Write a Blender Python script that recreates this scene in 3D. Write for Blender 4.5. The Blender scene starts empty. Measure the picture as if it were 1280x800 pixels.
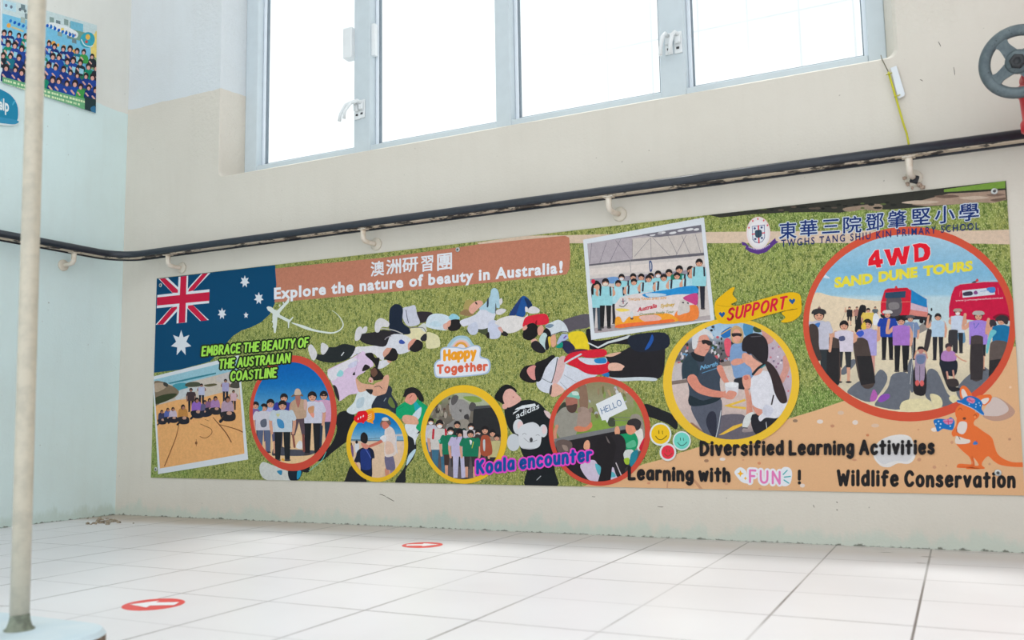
import bpy, bmesh, math, random
from mathutils import Vector, Matrix, Euler
random.seed(7)
S = bpy.context.scene
COL = S.collection

# ------------------------------------------------------------------ camera, sky, sun, exposure
CAM_LOC = Vector((2.65823831, -2.25, 0.2952121))
CAM_ROT = Euler((1.68409414, 0.01660121, 0.45893537))
FOC = 1127.57                                    # focal length in pixels of a 1280 wide frame
cam_d = bpy.data.cameras.new('camera'); cam = bpy.data.objects.new('camera', cam_d)
COL.objects.link(cam); cam.location = CAM_LOC; cam.rotation_euler = CAM_ROT
cam_d.sensor_width = 36.0; cam_d.lens = 36.0 * FOC / 1280.0; cam_d.clip_start = 0.02
cam_d.dof.use_dof = True; cam_d.dof.focus_distance = 2.75; cam_d.dof.aperture_fstop = 5.6
S.camera = cam

SKY = 2.1; SUN = 3.1; LAMP = 6.0; EXPOSURE = -0.45
w = bpy.data.worlds.new('sky'); S.world = w; w.use_nodes = True
w.node_tree.nodes['Background'].inputs[0].default_value = (0.93, 0.97, 1.0, 1)
w.node_tree.nodes['Background'].inputs[1].default_value = SKY
sun_d = bpy.data.lights.new('hazy_sun', 'SUN'); sun = bpy.data.objects.new('hazy_sun', sun_d)
COL.objects.link(sun); sun_d.energy = SUN; sun_d.angle = math.radians(8.5); sun_d.color = (1, 0.98, 0.95)
sun.rotation_euler = Euler((math.radians(-12.5), math.radians(-8), 0)); sun.location = (1.5, 3, 6)
lamp_d = bpy.data.lights.new('added_fill_light', 'AREA'); lamp = bpy.data.objects.new('added_fill_light', lamp_d)  # added fill lamp, out of view, to brighten the room
COL.objects.link(lamp); lamp_d.shape = 'RECTANGLE'; lamp_d.size = 1.2; lamp_d.size_y = 0.15
lamp_d.energy = LAMP; lamp_d.color = (1, 0.97, 0.93); lamp.location = (2.0, -2.2, 3.2)
S.view_settings.view_transform = 'Standard'; S.view_settings.look = 'None'
S.view_settings.gamma = 1.0; S.view_settings.use_curve_mapping = False
S.view_settings.exposure = EXPOSURE

# ------------------------------------------------------------------ helpers
def lin(c):
    def f(v):
        v /= 255.0
        return v / 12.92 if v <= 0.04045 else ((v + 0.055) / 1.055) ** 2.4
    return (f(c[0]), f(c[1]), f(c[2]))

CR = CAM_ROT.to_matrix()
def ray(px, py, v=0.0, ax=1):
    """where the sight line of a photo pixel meets the plane <axis ax> = v"""
    d = CR @ Vector(((px - 640) / FOC, -(py - 400) / FOC, -1))
    t = (v - CAM_LOC[ax]) / d[ax]
    return CAM_LOC + t * d

class NT:
    def __init__(s, name, rough=0.6, spec=0.4, metal=0.0):
        s.m = bpy.data.materials.new(name); s.m.use_nodes = True
        s.t = s.m.node_tree; s.b = s.t.nodes['Principled BSDF']
        s.b.inputs['Roughness'].default_value = rough
        s.b.inputs['Specular IOR Level'].default_value = spec
        s.b.inputs['Metallic'].default_value = metal
    def n(s, typ, **kw):
        x = s.t.nodes.new(typ)
        for k, v in kw.items():
            if k.startswith('i_'):
                k = k[2:]; k = int(k) if k.isdigit() else k.replace('_', ' ')
                x.inputs[k].default_value = v
            else: setattr(x, k, v)
        return x
    def l(s, a, b): s.t.links.new(a, b)
    def pos(s): return s.n('ShaderNodeNewGeometry').outputs['Position']
    def xyz(s):
        x = s.n('ShaderNodeSeparateXYZ'); s.l(s.pos(), x.inputs[0]); return x.outputs
    def noise(s, scale, detail=3, rough=0.5, stretch=None, vec=None):
        x = s.n('ShaderNodeTexNoise'); x.inputs['Scale'].default_value = scale
        x.inputs['Detail'].default_value = detail; x.inputs['Roughness'].default_value = rough
        v = vec if vec is not None else s.pos()
        if stretch:
            mp = s.n('ShaderNodeMapping'); mp.inputs['Scale'].default_value = stretch
            s.l(v, mp.inputs[0]); v = mp.outputs[0]
        s.l(v, x.inputs['Vector']); return x.outputs['Fac']
    def ramp(s, src, lo, hi, a=0.0, b=1.0, smooth=True):
        x = s.n('ShaderNodeMapRange'); x.interpolation_type = 'SMOOTHSTEP' if smooth else 'LINEAR'
        x.inputs[1].default_value = lo; x.inputs[2].default_value = hi
        x.inputs[3].default_value = a; x.inputs[4].default_value = b
        s.l(src, x.inputs[0]); return x.outputs[0]
    def math(s, op, a, b=None, c=None):
        x = s.n('ShaderNodeMath', operation=op)
        for i, v in enumerate((a, b, c)):
            if v is None: continue
            if isinstance(v, (int, float)): x.inputs[i].default_value = v
            else: s.l(v, x.inputs[i])
        return x.outputs[0]
    def mix(s, fac, a, b, blend='MIX'):
        x = s.n('ShaderNodeMix', data_type='RGBA', blend_type=blend)
        for i, v in ((0, fac), (6, a), (7, b)):
            if isinstance(v, (int, float)): x.inputs[i].default_value = v
            elif isinstance(v, tuple): x.inputs[i].default_value = (*v[:3], 1)
            else: s.l(v, x.inputs[i])
        return x.outputs[2]
    def color(s, c):
        if isinstance(c, tuple): s.b.inputs['Base Color'].default_value = (*c[:3], 1)
        else: s.l(c, s.b.inputs['Base Color'])
    def bump(s, h, strength=0.2, dist=0.002):
        x = s.n('ShaderNodeBump'); x.inputs['Strength'].default_value = strength
        x.inputs['Distance'].default_value = dist
        s.l(h, x.inputs['Height']); s.l(x.outputs[0], s.b.inputs['Normal'])

def paint(name, c, rough=0.5, spec=0.4, metal=0.0, var=0.06, scale=30, bump=0.0):
    """a plain coloured surface with a little procedural unevenness"""
    t = NT(name, rough, spec, metal)
    n = t.noise(scale, 4)
    f = t.ramp(n, 0.3, 0.7)
    a = tuple(v * (1 - var) for v in c); b = tuple(min(1, v * (1 + var)) for v in c)
    t.color(t.mix(f, a, b))
    if bump: t.bump(n, bump)
    return t.m

def tag(o, label=None, cat=None, group=None, kind=None):
    for k, v in (('label', label), ('category', cat), ('group', group), ('kind', kind)):
        if v: o[k] = v
    return o
def empty(name, loc=(0, 0, 0)):
    o = bpy.data.objects.new(name, None); o.empty_display_size = 0.05
    COL.objects.link(o); o.location = loc; return o
def link(name, bm, mats, parent=None, smooth=False):
    me = bpy.data.meshes.new(name)
    bmesh.ops.recalc_face_normals(bm, faces=bm.faces)
    bm.to_mesh(me); bm.free()
    for m in (mats if isinstance(mats, (list, tuple)) else [mats]): me.materials.append(m)
    if smooth:
        for p in me.polygons: p.use_smooth = True
    o = bpy.data.objects.new(name, me); COL.objects.link(o)
    if parent is not None:
        o.parent = parent
        o.matrix_parent_inverse = Matrix.Translation(-parent.location)
    return o
def box(bm, x0, x1, y0, y1, z0, z1, bev=0.0, mi=0):
    r = bmesh.ops.create_cube(bm, size=1.0)
    vs = r['verts']
    for v in vs:
        v.co = Vector((x0 + (v.co.x + .5) * (x1 - x0), y0 + (v.co.y + .5) * (y1 - y0), z0 + (v.co.z + .5) * (z1 - z0)))
    fs = set(f for v in vs for f in v.link_faces)
    for f in fs: f.material_index = mi
    if bev:
        es = list(set(e for v in vs for e in v.link_edges))
        bmesh.ops.bevel(bm, geom=es, offset=bev, segments=2, affect='EDGES', profile=0.5)
    return bm
def tube(bm, pts, r, seg=12, caps=True):
    """a round tube through points; r a number or one radius per point"""
    pts = [Vector(p) for p in pts]; n = len(pts)
    rs = r if isinstance(r, (list, tuple)) else [r] * n
    rings = []; up = None
    for i, p in enumerate(pts):
        a = pts[max(0, i - 1)]; b = pts[min(n - 1, i + 1)]
        d = (b - a).normalized()
        if up is None: up = d.orthogonal().normalized()
        up = (up - up.dot(d) * d).normalized(); s = d.cross(up)
        rings.append([bm.verts.new(p + rs[i] * (math.cos(2 * math.pi * k / seg) * up + math.sin(2 * math.pi * k / seg) * s)) for k in range(seg)])
    for i in range(n - 1):
        for k in range(seg):
            f = bm.faces.new((rings[i][k], rings[i][(k + 1) % seg], rings[i + 1][(k + 1) % seg], rings[i + 1][k])); f.smooth = True
    if caps:
        bm.faces.new(rings[0][::-1]); bm.faces.new(rings[-1])
    return bm
def sweep(bm, path, prof, closed=True):
    """sweep a (side, up) profile along a horizontal path"""
    path = [Vector(p) for p in path]; n = len(path); rings = []
    for i, p in enumerate(path):
        d = (path[min(n - 1, i + 1)] - path[max(0, i - 1)]).normalized()
        s = Vector((d.y, -d.x, 0)).normalized()
        rings.append([bm.verts.new(p + s * a + Vector((0, 0, b))) for a, b in prof])
    m = len(prof)
    for i in range(n - 1):
        for k in range(m):
            f = bm.faces.new((rings[i][k], rings[i][(k + 1) % m], rings[i + 1][(k + 1) % m], rings[i + 1][k])); f.smooth = m > 6
    bm.faces.new(rings[0][::-1]); bm.faces.new(rings[-1])
    return bm
def lathe(bm, prof, center, axis, seg=32):
    """revolve (radius, along) about an axis through center"""
    c = Vector(center); ax = Vector(axis).normalized(); u = ax.orthogonal().normalized(); v = ax.cross(u)
    rings = []
    for r, h in prof:
        if r < 1e-6: rings.append([bm.verts.new(c + ax * h)])
        else: rings.append([bm.verts.new(c + ax * h + r * (math.cos(2 * math.pi * k / seg) * u + math.sin(2 * math.pi * k / seg) * v)) for k in range(seg)])
    for a, b in zip(rings, rings[1:]):
        for k in range(seg):
            k2 = (k + 1) % seg
            if len(a) == 1 and len(b) == 1: continue
            vs = (a[0], b[k2], b[k]) if len(a) == 1 else (a[k], a[k2], b[0]) if len(b) == 1 else (a[k], a[k2], b[k2], b[k])
            f = bm.faces.new(vs); f.smooth = True
    return bm

# ------------------------------------------------------------------ the setting
HEAD = 7.2; CEIL = 7.6; BACK = -4.6; RIGHT = 4.6
SILL = 1.14; WL, WR = 0.446, 2.583                # the window opening at the wall's inner face
def wall_material(name, low, high, line, left_only):
    t = NT(name, 0.55, 0.3)
    x, y, z = t.xyz()
    wob = t.math('MULTIPLY_ADD', t.noise(9, 3), 0.02, line - 0.01)
    up = t.math('GREATER_THAN', z, wob)
    if left_only: up = t.math('MULTIPLY', up, t.math('LESS_THAN', x, 1.0))
    c = t.mix(up, low, high)
    blot = t.ramp(t.noise(2.2, 5, 0.6), 0.35, 0.7)
    c = t.mix(t.math('MULTIPLY', blot, 0.12), c, lin((178, 170, 155)))
    streak = t.ramp(t.noise(26, 3, 0.6, stretch=(1, 1, 0.12)), 0.45, 0.75)
    c = t.mix(t.math('MULTIPLY', streak, 0.04), c, lin((165, 155, 140)))
    speck = t.ramp(t.noise(95, 2, 0.4), 0.755, 0.80)
    c = t.mix(t.math('MULTIPLY', speck, 0.55), c, lin((120, 112, 100)))
    # old mint coat showing through low down, chipped dark along the very foot
    edge = t.math('MULTIPLY_ADD', t.noise(14, 4, 0.7, stretch=(1, 1, 0.4)), 0.13, -0.035)
    old = t.ramp(t.math('SUBTRACT', edge, z), -0.012, 0.018)
    c = t.mix(t.math('MULTIPLY', old, 0.55), c, lin((188, 205, 194)))
    chip = t.math('MULTIPLY_ADD', t.noise(38, 4, 0.75), 0.03, -0.0135)
    c = t.mix(t.math('MULTIPLY', t.ramp(t.math('SUBTRACT', chip, z), -0.001, 0.002), 0.85), c, lin((96, 98, 86)))
    t.color(c)
    h = t.math('ADD', t.math('MULTIPLY', t.noise(160, 4, 0.6), 0.35), t.noise(14, 3))
    # rough render around the window opening
    dx = t.math('MINIMUM', t.math('ABSOLUTE', t.math('SUBTRACT', x, WR + 0.05)), t.math('ABSOLUTE', t.math('SUBTRACT', x, WL - 0.04)))
    near = t.math('MULTIPLY', t.ramp(dx, 0.05, 0.13, 1, 0), t.ramp(z, 1.10, 1.3))
    h = t.math('ADD', h, t.math('MULTIPLY', near, t.math('MULTIPLY', t.noise(75, 3, 0.6), 2.2)))
    t.bump(h, 0.35, 0.006)
    return t.m
BEIGE = lin((217, 211, 200)); BLUEW = lin((216, 222, 226)); MINT = lin((222, 242, 243)); WARMW = lin((232, 233, 227))
M_back = wall_material('beige_wall_paint', BEIGE, BLUEW, 1.456, True)
M_left = wall_material('mint_wall_paint', MINT, WARMW, 1.44, False)

bm = bmesh.new()
def rrect(x0, x1, z0, z1, y, r=0.022, n=5):
    out = []
    for cx, cz, a0 in ((x1 - r, z0 + r, -90), (x1 - r, z1 - r, 0), (x0 + r, z1 - r, 90), (x0 + r, z0 + r, 180)):
        for k in range(n + 1):
            a = math.radians(a0 + 90 * k / n)
            out.append((cx + r * math.cos(a), y, cz + r * math.sin(a)))
    return out
XO0, XO1, ZO1 = -0.25, RIGHT, CEIL
steps = [rrect(WL, WR, SILL, HEAD, 0.0), rrect(WL + .002, WR - .003, SILL + .002, HEAD - .002, 0.002),
         rrect(WL + .005, WR - .009, SILL + .005, HEAD - .005, 0.008),
         rrect(WL + .022, WR - .030, SILL + .005, HEAD - .005, 0.10), rrect(WL + .022, WR - .030, SILL + .005, HEAD - .005, 0.166)]
rings = [[bm.verts.new(p) for p in st] for st in steps]
nr = len(rings[0])
for a, b in zip(rings, rings[1:]):
    for k in range(nr): bm.faces.new((a[k], a[(k + 1) % nr], b[(k + 1) % nr], b[k]))
for ring, y in ((rings[0], 0.0), (rings[-1], 0.166)):
    o = [bm.verts.new(p) for p in ((XO1, y, 0), (XO1, y, ZO1), (XO0, y, ZO1), (XO0, y, 0))]
    n = nr // 4
    mids = [ring[i * n + n // 2] for i in range(4)]
    for i in range(4):
        arc = [ring[(i * n + n // 2 + k) % nr] for k in range(n + 1)]
        bm.faces.new([o[i], o[(i + 1) % 4]] + arc[::-1])
wall_back = tag(link('wall_back', bm, M_back), kind='structure')
bm = bmesh.new(); box(bm, -0.25, 0, BACK, 0, 0, CEIL); tag(link('wall_left', bm, M_left), kind='structure')
bm = bmesh.new(); box(bm, RIGHT, RIGHT + .2, -1.8, .25, 0, CEIL); tag(link('wall_right', bm, M_back), kind='structure')
t = NT('ceiling_paint', 0.7, 0.2); t.color(t.mix(t.noise(3), lin((225, 224, 220)), lin((215, 214, 209))))
bm = bmesh.new(); box(bm, -.25, RIGHT + .2, BACK, .25, CEIL, CEIL + .15); tag(link('ceiling', bm, t.m), kind='structure')

# floor: 20 cm pale tiles with thin worn joints
t = NT('pale_floor_tiles', 0.32, 0.35)
x, y, z = t.xyz()
def joint(c, off):
    u = t.math('MULTIPLY_ADD', c, 5.0, off)
    fr = t.math('FRACT', u)
    return t.math('MULTIPLY', t.math('MINIMUM', fr, t.math('SUBTRACT', 1.0, fr)), 0.2)
jx = joint(x, 40 - 2.5815 * 5); jy = joint(y, 40 + 0.02 * 5)
wn = t.noise(3.2, 3, 0.6); wid = t.math('MULTIPLY_ADD', wn, 0.0013, 0.0009)
def jline(j, k=1.0):
    d = t.math('DIVIDE', j, t.math('MULTIPLY', wid, k))
    return t.ramp(d, 0.8, 1.25, 1, 0)
lx = t.math('MULTIPLY', jline(jx, 1.2), t.ramp(t.noise(1.7, 3, 0.6, stretch=(2, 1, 1)), 0.33, 0.62, 0.25, 1))
ly = t.math('MULTIPLY', jline(jy, 0.9), t.ramp(t.noise(1.3, 3, 0.6, stretch=(1, 3, 1)), 0.36, 0.62, 0.3, 1.0))
ln = t.math('MAXIMUM', lx, ly)
tilec = t.mix(t.ramp(t.noise(1.6, 4, 0.6), 0.3, 0.7), lin((224, 222, 225)), lin((231, 230, 233)))
# grime and painted shade against the wall: dirty corner, a few dark smears
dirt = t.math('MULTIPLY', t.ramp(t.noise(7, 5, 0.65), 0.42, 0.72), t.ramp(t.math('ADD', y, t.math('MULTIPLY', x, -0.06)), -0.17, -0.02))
corner = t.math('MULTIPLY', t.ramp(t.math('MULTIPLY_ADD', t.noise(6, 4), .10, y), -.16, -.03), t.ramp(x, .5, 1.5, 1, .5))  # warm strip along the wall: grime plus the shade band put into the colour
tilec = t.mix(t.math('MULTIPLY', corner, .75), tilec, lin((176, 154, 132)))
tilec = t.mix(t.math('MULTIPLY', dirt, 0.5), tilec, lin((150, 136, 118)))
sm = t.ramp(t.noise(22, 3, 0.5, stretch=(0.5, 1.6, 1)), 0.60, 0.66)
smz = t.math('MULTIPLY', t.math('MULTIPLY', t.ramp(x, 2.44, 2.50), t.ramp(x, 2.575, 2.60, 1, 0)), t.math('MULTIPLY', t.ramp(y, -.24, -.19), t.ramp(y, -.06, -.03, 1, 0)))
tilec = t.mix(t.math('MULTIPLY', t.math('MULTIPLY', sm, smz), 0.8), tilec, lin((92, 80, 68)))
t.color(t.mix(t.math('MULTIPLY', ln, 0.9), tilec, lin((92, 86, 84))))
t.bump(t.math('SUBTRACT', t.math('MULTIPLY', t.noise(40, 3), 0.05), ln), 0.3, 0.0008)
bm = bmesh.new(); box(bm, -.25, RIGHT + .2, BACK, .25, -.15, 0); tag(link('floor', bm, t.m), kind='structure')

# ------------------------------------------------------------------ window
M_alu = paint('white_window_frame', lin((198, 209, 215)), 0.4, 0.5, var=0.02)
M_alu2 = paint('pale_sash_paint', lin((226, 234, 242)), 0.35, 0.5, var=0.02)
M_gasket = paint('grey_glazing_gasket', lin((120, 132, 142)), 0.6)
M_hard = paint('white_window_hardware', lin((228, 232, 234)), 0.35, 0.5, var=0.02)
M_dark = paint('dark_screw_slot', lin((60, 62, 66)), 0.5)
t = NT('clear_glass'); t.t.nodes.remove(t.b)
tr = t.n('ShaderNodeBsdfTransparent'); gl = t.n('ShaderNodeBsdfGlossy'); gl.inputs['Roughness'].default_value = 0.03
mx = t.n('ShaderNodeMixShader'); mx.inputs[0].default_value = 0.05
tr.inputs[0].default_value = (0.97, 0.985, 0.98, 1)
t.l(tr.outputs[0], mx.inputs[1]); t.l(gl.outputs[0], mx.inputs[2])
t.l(mx.outputs[0], t.t.nodes['Material Output'].inputs[0]); M_glass = t.m

win = tag(empty('window_1', (1.5, 0.1, SILL)), kind='structure')
F0, F1 = 0.10, 0.16                                # frame front and back
B0 = SILL + .005; TOPR = 1.197
bm = bmesh.new()
box(bm, WL + .022, .522, F0, F1, B0, HEAD - .005, .003)
box(bm, 2.510, WR - .030, F0, F1, B0, HEAD - .005, .003)
box(bm, .522, 2.510, F0, F1, B0, TOPR, .003)
box(bm, .522, 2.510, F0, F1, HEAD - .06, HEAD - .005, .003)
link('frame', bm, M_alu, win)
for a, b in ((.939, 1.002), (1.462, 1.512), (1.976, 2.046)):
    bm = bmesh.new(); box(bm, a, b, F0 - .004, F1, B0 + .001, HEAD - .06, .003); link('mullion', bm, M_alu, win)
panes = ((.522, .939), (1.002, 1.462), (1.512, 1.976), (2.046, 2.510))
for i, (a, b) in enumerate(panes):
    bm = bmesh.new(); s = .011
    for q in ((a, a + s, TOPR, HEAD - .06), (b - s, b, TOPR, HEAD - .06), (a + s, b - s, TOPR, TOPR + s), (a + s, b - s, HEAD - .06 - s, HEAD - .06)):
        box(bm, q[0], q[1], .128, .150, q[2], q[3], .002)
    sash = link('sash', bm, M_alu2, win)
    bm = bmesh.new(); g = .003
    for q in ((a + s, a + s + g, TOPR + s, HEAD - .06 - s), (b - s - g, b - s, TOPR + s, HEAD - .06 - s), (a + s, b - s, TOPR + s, TOPR + s + g)):
        box(bm, q[0], q[1], .134, .146, q[2], q[3])
    link('gasket', bm, M_gasket, sash)
    bm = bmesh.new(); box(bm, a + s, b - s, .138, .142, TOPR + s, HEAD - .06 - s); link('glass_pane', bm, M_glass, sash)
def latch(px, py, lean, out):
    """a cam handle: back plate, boss and a curved lever hanging off it"""
    p = ray(px, py, F0 - .004); x, z = p.x, p.z
    bm = bmesh.new()
    box(bm, x - .010, x + .012, F0 - .008, F0 - .004, z - .032, z + .030, .0015)
    box(bm, x - .007, x + .009, F0 - .020, F0 - .008, z - .006, z + .022, .003)
    h = link('latch_handle', bm, M_hard, win)
    bm = bmesh.new()
    pts = [(x + .004, F0 - .018, z + .016), (x - .002, F0 - .030, z + .020), (x - .5 * lean, F0 - .036 - out * .4, z + .010), (x - .85 * lean, F0 - .038 - out, z - .020), (x - lean, F0 - .036 - out, z - .044)]
    tube(bm, pts, [.005, .006, .006, .005, .0055], 10); link('lever', bm, M_hard, h)
    bm = bmesh.new(); box(bm, x - .004, x + .004, F0 - .0095, F0 - .0079, z - .020, z - .014); link('screw_slot', bm, M_dark, h)
latch(447, 138, .040, .012); latch(453, 136, .034, .022)
latch(836, 55, .014, .004); latch(847.5, 53, .014, .004)
bm = bmesh.new(); p = ray(437, 55, F0 - .004); box(bm, .906, .942, F0 - .022, F0 + .012, p.z - .055, p.z + .05, .003); link('sash_stay_block', bm, M_hard, win)
bm = bmesh.new(); p = ray(467, 48, F0); box(bm, 1.000, 1.016, F0 + .004, F0 + .022, p.z - .055, p.z + .055, .003); link('sash_stay_block', bm, M_hard, win)

# ------------------------------------------------------------------ outside: the pale tiled block across the light well
t = NT('pale_facade_tiles', 0.7, 0.2)
x, y, z = t.xyz()
def fline(c, k, wd):
    fr = t.math('FRACT', t.math('MULTIPLY', c, k))
    return t.math('LESS_THAN', t.math('MINIMUM', fr, t.math('SUBTRACT', 1.0, fr)), wd)
g = t.math('MAXIMUM', fline(x, 1 / .42, .022), fline(z, 1 / .52, .018))
g = t.math('MULTIPLY', g, t.math('MULTIPLY', t.ramp(t.noise(.9, 2), .42, .6, .2, .8), t.ramp(x, -.6, .4, .1, .38)))
t.color(t.mix(g, lin((246, 247, 248)), lin((128, 130, 132))))
bm = bmesh.new(); box(bm, -5.2, 3.6, 5.2, 6.0, -6, 11.5)
fac = empty('neighbouring_building', (-0.8, 5.6, -6))
link('facade', bm, t.m, fac)
M_shade = paint('pale_window_shade', lin((214, 220, 226)), .5)
for (a, b, c, d) in ((-4.6, -3.4, 6.3, 7.8), (-2.6, -1.4, 6.3, 7.8), (1.55, 2.35, 6.4, 7.6), (2.62, 3.42, 6.4, 7.6)):
    bm = bmesh.new(); box(bm, a, b, 5.14, 5.26, c, d, .01); box(bm, a + .06, b - .06, 5.12, 5.15, c + .06, d - .06); link('window', bm, M_shade, fac)
tag(fac, 'washed-out white tiled building outside behind the window glass', 'building')

# ------------------------------------------------------------------ handrail round the two walls
M_grip = paint('black_rail_grip', lin((38, 44, 54)), 0.32, 0.5, var=0.12, scale=60)
t = NT('chipped_cream_rail_bar', 0.5, 0.4)
n = t.noise(60, 4, .7, stretch=(.35, .35, 1.5)); n2 = t.noise(7, 2)
f = t.ramp(t.math('MULTIPLY_ADD', n2, .35, n), .69, .74)
t.color(t.mix(f, lin((212, 196, 176)), lin((64, 56, 52)))); M_bar = t.m
t = NT('cream_bracket_paint', 0.45, 0.4)
t.color(t.mix(t.ramp(t.noise(40, 4), .45, .75), lin((226, 216, 202)), lin((205, 188, 166)))); t.bump(t.noise(60, 3), .25, .002); M_brk = t.m
M_ros = paint('painted_over_rosette', lin((216, 208, 193)), 0.55, .3, var=.05, bump=.3)
rail = empty('handrail', (0.05, -0.05, 0))
RZ = .888; OFF = .052
path = [(OFF, -4.4, RZ), (OFF, -3, RZ), (OFF, -2, RZ), (OFF, -1, RZ)]
RC = .10
for k in range(9):
    a = math.radians(180 - 90 * k / 8)
    path.append((OFF + RC + RC * math.cos(a), -OFF - RC + RC * math.sin(a), RZ))
path += [(1, -OFF, RZ), (2, -OFF, RZ), (2.96, -OFF, RZ)]
bm = bmesh.new()
cap = [(-.0165, 0), (-.0165, .010), (-.0135, .0165), (-.007, .0205), (0, .0215), (.007, .0205), (.0135, .0165), (.0165, .010), (.0165, -.002), (.0135, -.003), (-.0135, -.001)]
sweep(bm, path, cap); link('grip', bm, M_grip, rail)
bm = bmesh.new(); sweep(bm, path, [(-.0115, -.0055), (.0105, -.0055), (.0105, -.0031), (-.0115, -.0011)]); link('flat_bar', bm, M_bar, rail)
bm = bmesh.new()
sweep(bm, path, [(-.0165, -.0105), (-.0118, -.0105), (-.0118, -.0012), (-.0165, -.0012)]); link('grip_lip', bm, M_grip, rail)
def bracket(bx, by, nx, ny, lean, broken=False):
    """bx,by on the wall face; nx,ny points out of the wall; lean shifts the foot along the wall"""
    tx, ty = -ny, nx
    def q(al, out, z): return (bx + tx * al + nx * out, by + ty * al + ny * out, z)
    bm = bmesh.new()
    pts = [q(0, OFF, RZ - .005), q(0, OFF, RZ - .02), q(0, OFF, RZ - .034), q(-lean * .1, OFF - .006, RZ - .041), q(-lean * .4, OFF - .02, RZ - .044), q(-lean * .8, OFF - .035, RZ - .045), q(-lean, .003, RZ - .045)]
    tube(bm, pts, [.0085, .008, .0078, .0078, .0072, .0068, .0068], 10)
    box(bm, *sorted((q(-.014, OFF - .011, 0)[0], q(.014, OFF + .011, 0)[0])), *sorted((q(-.014, OFF - .011, 0)[1], q(.014, OFF + .011, 0)[1])), RZ - .0085, RZ - .0063)
    b = link('bracket', bm, M_brk, rail)
    bm = bmesh.new()
    r = .0195
    lathe(bm, [(0, 0.0), (r, 0.0005), (r, .003), (r * .86, .006), (r * .55, .007), (.008, .008), (0, .008)], q(-lean, 0, RZ - .045), (nx, ny, 0), 28)
    link('rosette', bm, M_ros, b, True)
    if broken:
        bm = bmesh.new()
        c = Vector(q(-lean + .002, .012, RZ - .050))
        box(bm, -.0085, .0085, -.006, .006, -.0085, .0085, .0012)
        bmesh.ops.rotate(bm, verts=bm.verts, cent=(0, 0, 0), matrix=Matrix.Rotation(.35, 3, 'Y')); bmesh.ops.translate(bm, verts=bm.verts, vec=c)
        link('rubber_plug', bm, paint('black_rubber', lin((42, 44, 48)), .7), b)
        bm = bmesh.new()
        rr = random.Random(3)
        for (al, z, s) in ((-.019, .004, .006), (-.014, -.010, .006), (.012, -.017, .0075), (-.004, -.021, .005), (.018, -.022, .006)):
            cc = Vector(q(-lean + al, .008, RZ - .048 + z))
            ico = bmesh.ops.create_icosphere(bm, subdivisions=1, radius=s)
            for v in ico['verts']: v.co = v.co * rr.uniform(.6, 1.25) * .9 + cc; v.co.y = min(v.co.y, -.001)
        link('loose_plaster', bm, paint('grey_broken_plaster', lin((168, 148, 132)), .8, var=.3, scale=120), b)
for bx in (.277, 1.083, 1.866): bracket(bx, 0, 0, -1, -.012)
bracket(2.591, 0, 0, -1, -.006, True)
p = ray(92, 330, OFF, 0); bracket(0, p.y, 1, 0, .0)
bracket(0, p.y - .8, 1, 0, .0)
tag(rail, 'black-topped handrail on cream brackets running round the corner above the banner', 'handrail')

# ------------------------------------------------------------------ post on its pale blue kerb
KZ = .04
t = NT('pale_blue_kerb_paint', .45, .35)
t.color(t.mix(t.ramp(t.noise(14, 4), .35, .7), lin((198, 216, 226)), lin((212, 224, 230)))); t.bump(t.noise(30, 3), .15, .002); M_kerb = t.m
M_kedge = paint('worn_brown_kerb_edge', lin((120, 100, 82)), .7, var=.3, scale=60)
kx1 = 1.672; ky1 = -1.385; rad = .07
out = [(0.002, ky1 - .01), (0.002, -1.72), (kx1, -1.72)]
for k in range(9):
    a = math.radians(90 * k / 8); out.append((kx1 - rad + rad * math.cos(a), ky1 - rad + rad * math.sin(a)))
bm = bmesh.new()
va = [bm.verts.new((a, b, 0)) for a, b in out]; vb = [bm.verts.new((a, b, KZ - .006)) for a, b in out]
cx = sum(a for a, b in out) / len(out)
def inset(a, b, d):
    v = Vector((a - kx1 + rad, b - ky1 + rad)) if (a > kx1 - rad and b > ky1 - rad) else None
    if v and v.length > 1e-5: v = v.normalized() * d; return (a - v.x, b - v.y)
    return (a - (d if a > 1 else 0), b - (d if b > -1.5 else 0))
vc = [bm.verts.new((*inset(a, b, .005), KZ)) for a, b in out]
n = len(out)
for r0, r1, mi in ((va, vb, 1), (vb, vc, 0)):
    for k in range(n): bm.faces.new((r0[k], r0[(k + 1) % n], r1[(k + 1) % n], r1[k])).material_index = mi
bm.faces.new(vc); bm.faces.new(va[::-1])
kerb = link('stair_kerb', bm, [M_kerb, M_kedge])
tag(kerb, 'low pale blue kerb with rounded end on the floor under the steel post', 'kerb')
pb = ray(24, 787, KZ, 2); ptop = ray(46.5, 0, pb.y, 1)
d = (ptop - pb); pend = pb + d * (3.6 / d.z)
t = NT('cream_post_paint', .35, .5)
n = t.noise(55, 4, .6); n3 = t.noise(24, 2)
c = t.mix(t.ramp(n, .35, .7), lin((206, 198, 180)), lin((190, 184, 168)))
c = t.mix(t.ramp(n3, .745, .77), c, lin((84, 66, 50)))
t.color(c); t.bump(n, .15, .001)
post = empty('steel_post', pb)
bm = bmesh.new()
tube(bm, [pb + d.normalized() * s for s in (-.002, .2, .6, 1.2, 2.0, 3.55)], .0118, 20); link('pole', bm, t.m, post)
bm = bmesh.new(); lathe(bm, [(.0116, .02), (.0125, .012), (.015, .004), (.0185, .0005), (.0185, -.001)], pb, (0, 0, 1), 24); link('foot_weld', bm, paint('dusty_green_foot_paint', lin((122, 128, 112)), .6, var=.3, scale=90), post, True)
tag(post, 'thin cream-painted steel post standing on the pale blue kerb at far left', 'post')

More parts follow.
